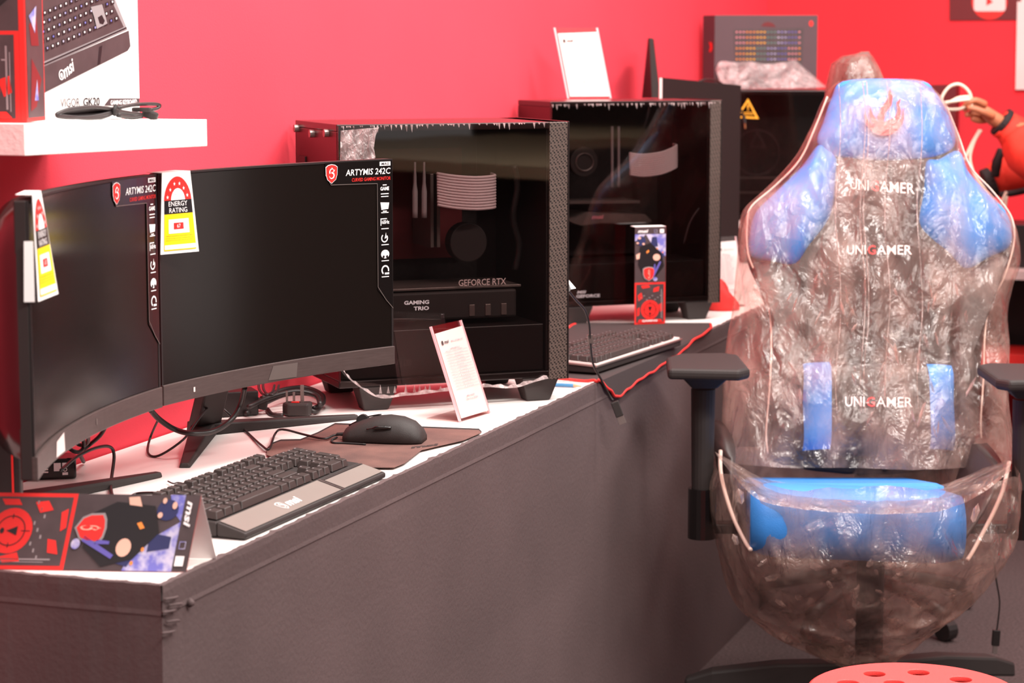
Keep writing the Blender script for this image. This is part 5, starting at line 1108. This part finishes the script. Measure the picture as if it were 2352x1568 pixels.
it += [(rnd.uniform(1720, 2200), rnd.uniform(1290, 1440), rnd.uniform(4, 16), rnd.uniform(3, 9), rnd.uniform(-1.2, 1.2)) for k in range(26)]
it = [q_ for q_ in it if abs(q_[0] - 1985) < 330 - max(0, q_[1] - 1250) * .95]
add_highlights(bt2, it, lambda u, v, l: PY(u, v, 4.40 - hf2(v) - l - .004), rnd)
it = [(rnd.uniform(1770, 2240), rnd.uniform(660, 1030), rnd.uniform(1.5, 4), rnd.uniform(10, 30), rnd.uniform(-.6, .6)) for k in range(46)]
add_highlights(bagt, it, lambda u, v, l: BP(u, v, hf(v) + l + .001), rnd)

# ------------------------------------------------------------------ second wrapped chair behind
c2 = thing('wrapped_chair', 'brown-wrapped chair whose covered headrest shows behind the blue gaming chair', 'chair', (.86, 5.65, 0))
def q5(u, v): return PY(u, v, 5.55)
R_ = []
for v, a_, b_, dd_ in ((122, 1975, 1995, .02), (132, 1935, 2006, .05), (150, 1912, 2020, .07), (175, 1906, 2030, .08), (200, 1900, 2040, .08), (300, 1890, 2060, .08), (600, 1880, 2100, .09), (900, 1880, 2120, .09)):
    l, r = q5(a_, v), q5(b_, v); c = (l + r) / 2; hw = (r.x - l.x) / 2
    R_.append([c + V((hw * cos(t_) * (1 + .05 * sin(5 * t_ + v)), dd_ * sin(t_), .004 * sin(3 * t_ + v))) for t_ in [2 * pi * k / 28 for k in range(28)]])
MB().rings(R_).build('wrapping', 'baghead', c2, smooth=True)
R2_ = [[V((c.x, c.y, c.z)) + (p - c) * .82 for p in ring] for ring in R_[1:] for c in [sum(ring, V()) / len(ring)]]
MB().rings(R2_).build('backrest', mat('brown_backrest', (96, 62, 58), .6), c2, smooth=True)
MB().box(V((.86, 5.38, .46)), (.30, .34, .08)).build('seat', 'leather', c2, bevel=.02); MB().cyl(V((.86, 5.4, .1)), V((.86, 5.4, .42)), .03, 16).build('gas_lift', 'blk', c2)
for k in range(5):
    a = math.radians(90 + 72 * k); d = V((cos(a), sin(a), 0)); MB().tube([V((.86, 5.4, .11)), V((.86, 5.4, .09)) + d * .15, V((.86, 5.4, .06)) + d * .27], .018, 8, 2).build('base_leg', 'blk', c2, smooth=True)
    MB().cyl(V((.86, 5.4, .026)) + d * .27 + V((-d.y, d.x, 0)) * .015, V((.86, 5.4, .026)) + d * .27 - V((-d.y, d.x, 0)) * .015, .025, 14).build('caster', 'blk', c2)

# ------------------------------------------------------------------ red stool
sb_ = PZ(2058, 1519, .44); sc_ = V((sb_.x, sb_.y - .158, .44)); t = thing('plastic_stool', 'red round plastic stool with punched holes in front of the gaming chair', 'stool', (sc_.x, sc_.y, 0))
bm = bmesh.new(); rO = .158; NN = 64
holes = [(.047 * cos(2 * pi * k / 4 + .5), .047 * sin(2 * pi * k / 4 + .5), .0165) for k in range(4)] + [(.100 * cos(2 * pi * k / 9 + 1.33), .100 * sin(2 * pi * k / 9 + 1.33), .0175) for k in range(9)]
cv = bpy.data.curves.new('d', 'CURVE'); cv.dimensions = '2D'; cv.fill_mode = 'BOTH'; cv.extrude = .003; cv.bevel_depth = .0012; cv.bevel_resolution = 1
for x, y, r in [(0, 0, rO - .006)] + holes:
    s_ = cv.splines.new('POLY'); n_ = 64 if r > .1 else 20; s_.points.add(n_ - 1); s_.use_cyclic_u = True
    for k in range(n_): s_.points[k].co = (x + r * cos(2 * pi * k / n_), y + r * sin(2 * pi * k / n_), 0, 1)
tmp = bpy.data.objects.new('d', cv); COL.objects.link(tmp); dg = bpy.context.evaluated_depsgraph_get(); me = bpy.data.meshes.new_from_object(tmp.evaluated_get(dg)); bpy.data.objects.remove(tmp)
me.materials.clear(); me.materials.append(M['stool']); me.name = 'stool_top'
o = bpy.data.objects.new('stool_top', me); COL.objects.link(o); o.parent = t; o.location = (0, 0, sc_.z - .004)
MW[o.name] = MW[t.name]
prof = [(rO - .008, .0), (rO - .002, -.002), (rO, -.008), (rO + .004, -.045), (rO + .001, -.046), (rO - .004, -.010), (rO - .009, -.006)]
R_ = [[sc_ + V((r * cos(a), r * sin(a), z)) for a in [2 * pi * k / 64 for k in range(64)]] for r, z in prof]
MB().rings(R_, False, False).build('stool_rim', 'stool', t, smooth=True)
for k in range(4):
    a = pi / 4 + k * pi / 2; d = V((cos(a), sin(a), 0)); s_ = V((-d.y, d.x, 0)); top_ = sc_ + d * .135 + V((0, 0, -.03)); bot = V((sc_.x, sc_.y, .0008)) + d * .18
    MB().hexa([bot - s_ * .015 - d * .004, bot + s_ * .015 - d * .004, bot + s_ * .015 + d * .004, bot - s_ * .015 + d * .004, top_ - s_ * .035 - d * .004, top_ + s_ * .035 - d * .004, top_ + s_ * .035 + d * .004, top_ - s_ * .035 + d * .004]).build('stool_leg', 'stool', t, bevel=.002)

# ------------------------------------------------------------------ floor cables
t = thing('hanging_cable', 'thin black cable with a plug end hanging at the right edge by the chair', 'cable', PY(2288, 1500, 4.7))
tubes('cord', [[PY(2284, 1290, 4.72), PY(2288, 1330, 4.72), PY(2296, 1380, 4.72), PY(2292, 1430, 4.72), PY(2289, 1448, 4.72)]], .0018, 'cable', t)
MB().hexa(obox(PY(2289, 1446, 4.72), PY(2286, 1482, 4.72), .008, .005)).build('plug_body', 'blk', t, bevel=.001); MB().hexa(obox(PY(2286, 1482, 4.72), PY(2285, 1500, 4.72), .005, .003)).build('plug_tip', 'silver', t)
t = thing('floor_cable', 'black cable lying on the grey carpet right of the hanging bag', 'cable', PZ(2150, 1440, 0))
tubes('cord', [[PZ(u, v, .005) for u, v in ((2230, 1360), (2200, 1380), (2185, 1395), (2180, 1420), (2165, 1435), (2140, 1445), (2105, 1467))]], .004, 'cable', t)

# ------------------------------------------------------------------ person at the right edge
def skin(name, nodes, edges, m, parent, sub=2, root=0):
    me = bpy.data.meshes.new(name); me.from_pydata([tuple(n_[0]) for n_ in nodes], edges, []); o = bpy.data.objects.new(name, me); COL.objects.link(o)
    md = o.modifiers.new('s', 'SKIN'); md.use_smooth_shade = True
    for i, n_ in enumerate(nodes):
        r = n_[1]; me.skin_vertices[0].data[i].radius = r if isinstance(r, tuple) else (r, r)
    me.skin_vertices[0].data[root].use_root = True
    s_ = o.modifiers.new('u', 'SUBSURF'); s_.levels = s_.render_levels = sub
    dg = bpy.context.evaluated_depsgraph_get(); me2 = bpy.data.meshes.new_from_object(o.evaluated_get(dg)); bpy.data.objects.remove(o)
    inv = MW[parent.name].inverted() if parent else Matrix(); me2.transform(inv); me2.materials.clear(); me2.materials.append(M[m])
    me2.polygons.foreach_set('use_smooth', [True] * len(me2.polygons)); me2.name = name
    o = bpy.data.objects.new(name, me2); COL.objects.link(o); o.parent = parent; MW[o.name] = MW[parent.name]; return o
PYp = 6.1
pr = thing('person', 'person in a red jacket with black cuffs holding a white cable at the right edge', 'person', (1.72, 6.1, 0))
wr = PY(2306, 292, PYp); kn = PY(2262, 262, PYp)
pel = V((1.78, 6.15, .92)); che = V((1.74, 6.13, 1.28)); nek = V((1.72, 6.12, 1.46)); hd = V((1.69, 6.1, 1.58)); hdt = V((1.68, 6.09, 1.70))
shR = V((1.66, 5.95, 1.40)); shL = V((1.70, 6.31, 1.40)); elR = V((1.56, 5.90, 1.10)); el2 = V((1.52, 6.32, 1.12))
w2_ = PY(2262, 425, 6.3)
nodes = [(pel, (.15, .11)), (che, (.16, .11)), (nek, .055), (hd, (.075, .09)), (hdt, .06), (shR, .055), (elR, .04), (wr, (.026, .02)), (shL, .055), (el2, .04), (w2_, .022), (V((1.76, 6.05, .88)), .09), (V((1.74, 6.03, .48)), .055), (V((1.78, 6.02, .10)), .038), (V((1.66, 6.0, .04)), .032), (V((1.78, 6.25, .88)), .09), (V((1.76, 6.27, .48)), .055), (V((1.80, 6.27, .10)), .038), (V((1.68, 6.26, .04)), .032)]
skin('body', nodes, [(0, 1), (1, 2), (2, 3), (3, 4), (1, 5), (5, 6), (6, 7), (1, 8), (8, 9), (9, 10), (0, 11), (11, 12), (12, 13), (13, 14), (0, 15), (15, 16), (16, 17), (17, 18)], 'skin', pr)
cu = PY(2320, 300, PYp); cu2 = PY(2285, 424, 6.3)
bulge = PY(2352, 330, PYp)
skin('jacket', [(V((1.78, 6.15, .84)), (.20, .15)), (che, (.20, .15)), (V((1.72, 6.12, 1.42)), (.08, .08)), (shR, .085), (V((1.60, 5.93, 1.2)), .07), (elR, .07), (PY(2372, 360, 6.0), .062), (bulge, .054), (PY(2318, 296, PYp), .046), (shL, .085), (el2, .07), (PY(2352, 395, 6.3), .068), (PY(2268, 412, 6.3), .058)],
     [(0, 1), (1, 2), (1, 3), (3, 4), (4, 5), (5, 6), (6, 7), (7, 8), (1, 9), (9, 10), (10, 11), (11, 12)], 'jacket', pr)
def sleeve(pts, rad):
    b = MB(); P_ = spline([V(p) for p in pts], 8); n_ = len(P_); rr = [rad[min(len(rad) - 1, int(i * (len(rad) - 1) / n_))] * (1 - (i * (len(rad) - 1) / n_) % 1) + rad[min(len(rad) - 1, int(i * (len(rad) - 1) / n_) + 1)] * ((i * (len(rad) - 1) / n_) % 1) for i in range(n_)]
    b.tube(P_, rr, 28, 1); b.v = [p + V((fbm(p * 22), fbm(p * 22 + V((9, 0, 0))), fbm(p * 22 + V((0, 9, 0))))) * .006 for p in b.v]
    b.build('sleeve', 'jacket', pr, smooth=True)
sleeve([PY(2296, 284, PYp), PY(2318, 296, PYp), PY(2348, 322, 6.08), PY(2385, 365, 6.0), elR, V((1.60, 5.93, 1.2))], [.037, .043, .056, .064, .07, .07])
sleeve([PY(2266, 420, 6.3), PY(2300, 408, 6.3), PY(2352, 392, 6.3), PY(2400, 380, 6.3), el2], [.034, .052, .062, .066, .07])
def band(c, ax, r, w_, nm='cuff'):
    ax = V(ax).normalized(); MB().cyl(V(c) - ax * w_ / 2, V(c) + ax * w_ / 2, r, 24).build(nm, 'trim', pr, smooth=False, bevel=.003)
band(PY(2302, 281, PYp), PY(2318, 296, PYp) - PY(2290, 274, PYp), .041, .016); band(PY(2272, 420, 6.29), (PY(2352, 395, 6.3) - cu2), .043, .024)
MB().tube([PY(2300, 345, 6.22), PY(2290, 372, 6.21), PY(2286, 404, 6.22)], [.012, .014, .012], 8, 3).build('sleeve_stripe', 'trim', pr, smooth=True)
MB().tube([PY(2296, 447, 6.24), PY(2330, 443, 6.24), PY(2360, 436, 6.22)], .009, 8, 3).build('sleeve_hem', 'trim', pr, smooth=True)
skin('trousers', [(pel, (.16, .12)), (V((1.76, 6.05, .86)), .10), (V((1.74, 6.03, .48)), .075), (V((1.78, 6.02, .09)), .06), (V((1.78, 6.25, .86)), .10), (V((1.76, 6.27, .48)), .075), (V((1.80, 6.27, .09)), .06)], [(0, 1), (1, 2), (2, 3), (0, 4), (4, 5), (5, 6)], 'trousers', pr)
for yy in (6.0, 6.26): skin('shoe', [(V((1.80, yy + .01, .045)), .043), (V((1.68, yy, .036)), .036), (V((1.60, yy, .03)), .026)], [(0, 1), (1, 2)], 'trim', pr)
skin('hair', [(V((1.71, 6.11, 1.60)), (.085, .095)), (V((1.70, 6.10, 1.69)), (.085, .09)), (V((1.69, 6.10, 1.735)), .05)], [(0, 1), (1, 2)], 'hair', pr)
f_ = V((1.69, 6.10, 1.575)) + V((-.085, 0, 0))
for q in (-.03, .03): MB().cyl(f_ + V((.004, q, .035)), f_ + V((-.006, q, .035)), .010, 12).build('eye', 'whiteink', pr)
MB().tube([f_ + V((.0, 0, .03)), f_ + V((-.022, 0, .0)), f_ + V((-.004, 0, -.006))], .009, 8, 3).build('nose', 'skin', pr, smooth=True); MB().tube([f_ + V((-.002, -.022, -.03)), f_ + V((-.008, 0, -.032)), f_ + V((-.002, .022, -.03))], .004, 8, 3).build('mouth', 'chairred', pr, smooth=True)
# right hand with five fingers
def H(u, v, d=0): return PY(u, v, PYp + d)
skin('hand', [(H(2308, 288), (.028, .022)), (H(2285, 275), (.034, .022)), (H(2262, 258), (.036, .020)), (H(2250, 250), (.03, .018))], [(0, 1), (1, 2), (2, 3)], 'skin', pr)
for nm, pts in (('index_finger', [H(2268, 242, -.02), H(2240, 229, -.03), H(2222, 236, -.03), H(2212, 248, -.025)]), ('middle_finger', [H(2262, 252, -.01), H(2236, 240, -.02), H(2220, 246, -.02), H(2212, 256, -.02)]),
                ('ring_finger', [H(2262, 262, .0), H(2240, 262, -.01), H(2224, 262, -.015), H(2216, 264, -.02)]), ('little_finger', [H(2270, 274, .01), H(2250, 277, .0), H(2238, 274, -.01), H(2230, 270, -.015)]),
                ('thumb', [H(2285, 268, -.03), H(2262, 258, -.045), H(2240, 250, -.045), H(2220, 246, -.04)])):
    skin(nm, [(p, r) for p, r in zip(pts, (.011, .0095, .0088, .0075))], [(0, 1), (1, 2), (2, 3)], 'skin', pr)
t = thing('white_cable', 'white looped cable held in the hand at the right edge', 'cable', H(2240, 300))
tubes('cord', [[H(2232, 250, -.03), H(2228, 215, -.03), H(2205, 194, -.03), H(2180, 200, -.03), H(2163, 225, -.03), H(2170, 240, -.03), H(2200, 225, -.035), H(2226, 222, -.035)], [H(2228, 228, -.05), H(2195, 232, -.05), H(2166, 238, -.04), H(2175, 250, -.03), H(2205, 250, -.03), H(2222, 240, -.03)], [H(2254, 298, .02), H(2238, 325, .02), H(2228, 365, .02), H(2240, 405, .01), H(2262, 435, .0), H(2278, 460, .0)], [H(2250, 298, .02), H(2232, 330, .02), H(2214, 370, .02)], [H(2312, 440, .1), H(2300, 470, .1), H(2306, 490, .1), H(2312, 450, .1)]], .0042, 'wcable', t, sm=5)

# ------------------------------------------------------------------ the stall opposite: unseen table and partitions put in for reflections
struct('opposite_table_top', MB().box((3.0, 1.0, 1.0), (1.9, 2.4, .04)), 'beige'); struct('opposite_table_plinth', MB().box((3.0, 1.0, .49), (1.7, 2.2, .97)), mat('dark_plinth', (60, 52, 52), .8))
struct('wall_right', MB().box((4.2, 2.0, 1.2), (.06, 6, 2.4)), mat('dark_partition', (70, 58, 56), .8))
struct('wall_front', MB().box((1.0, -2.2, 1.2), (6.4, .06, 2.4)), mat('pale_partition', (150, 140, 138), .7))
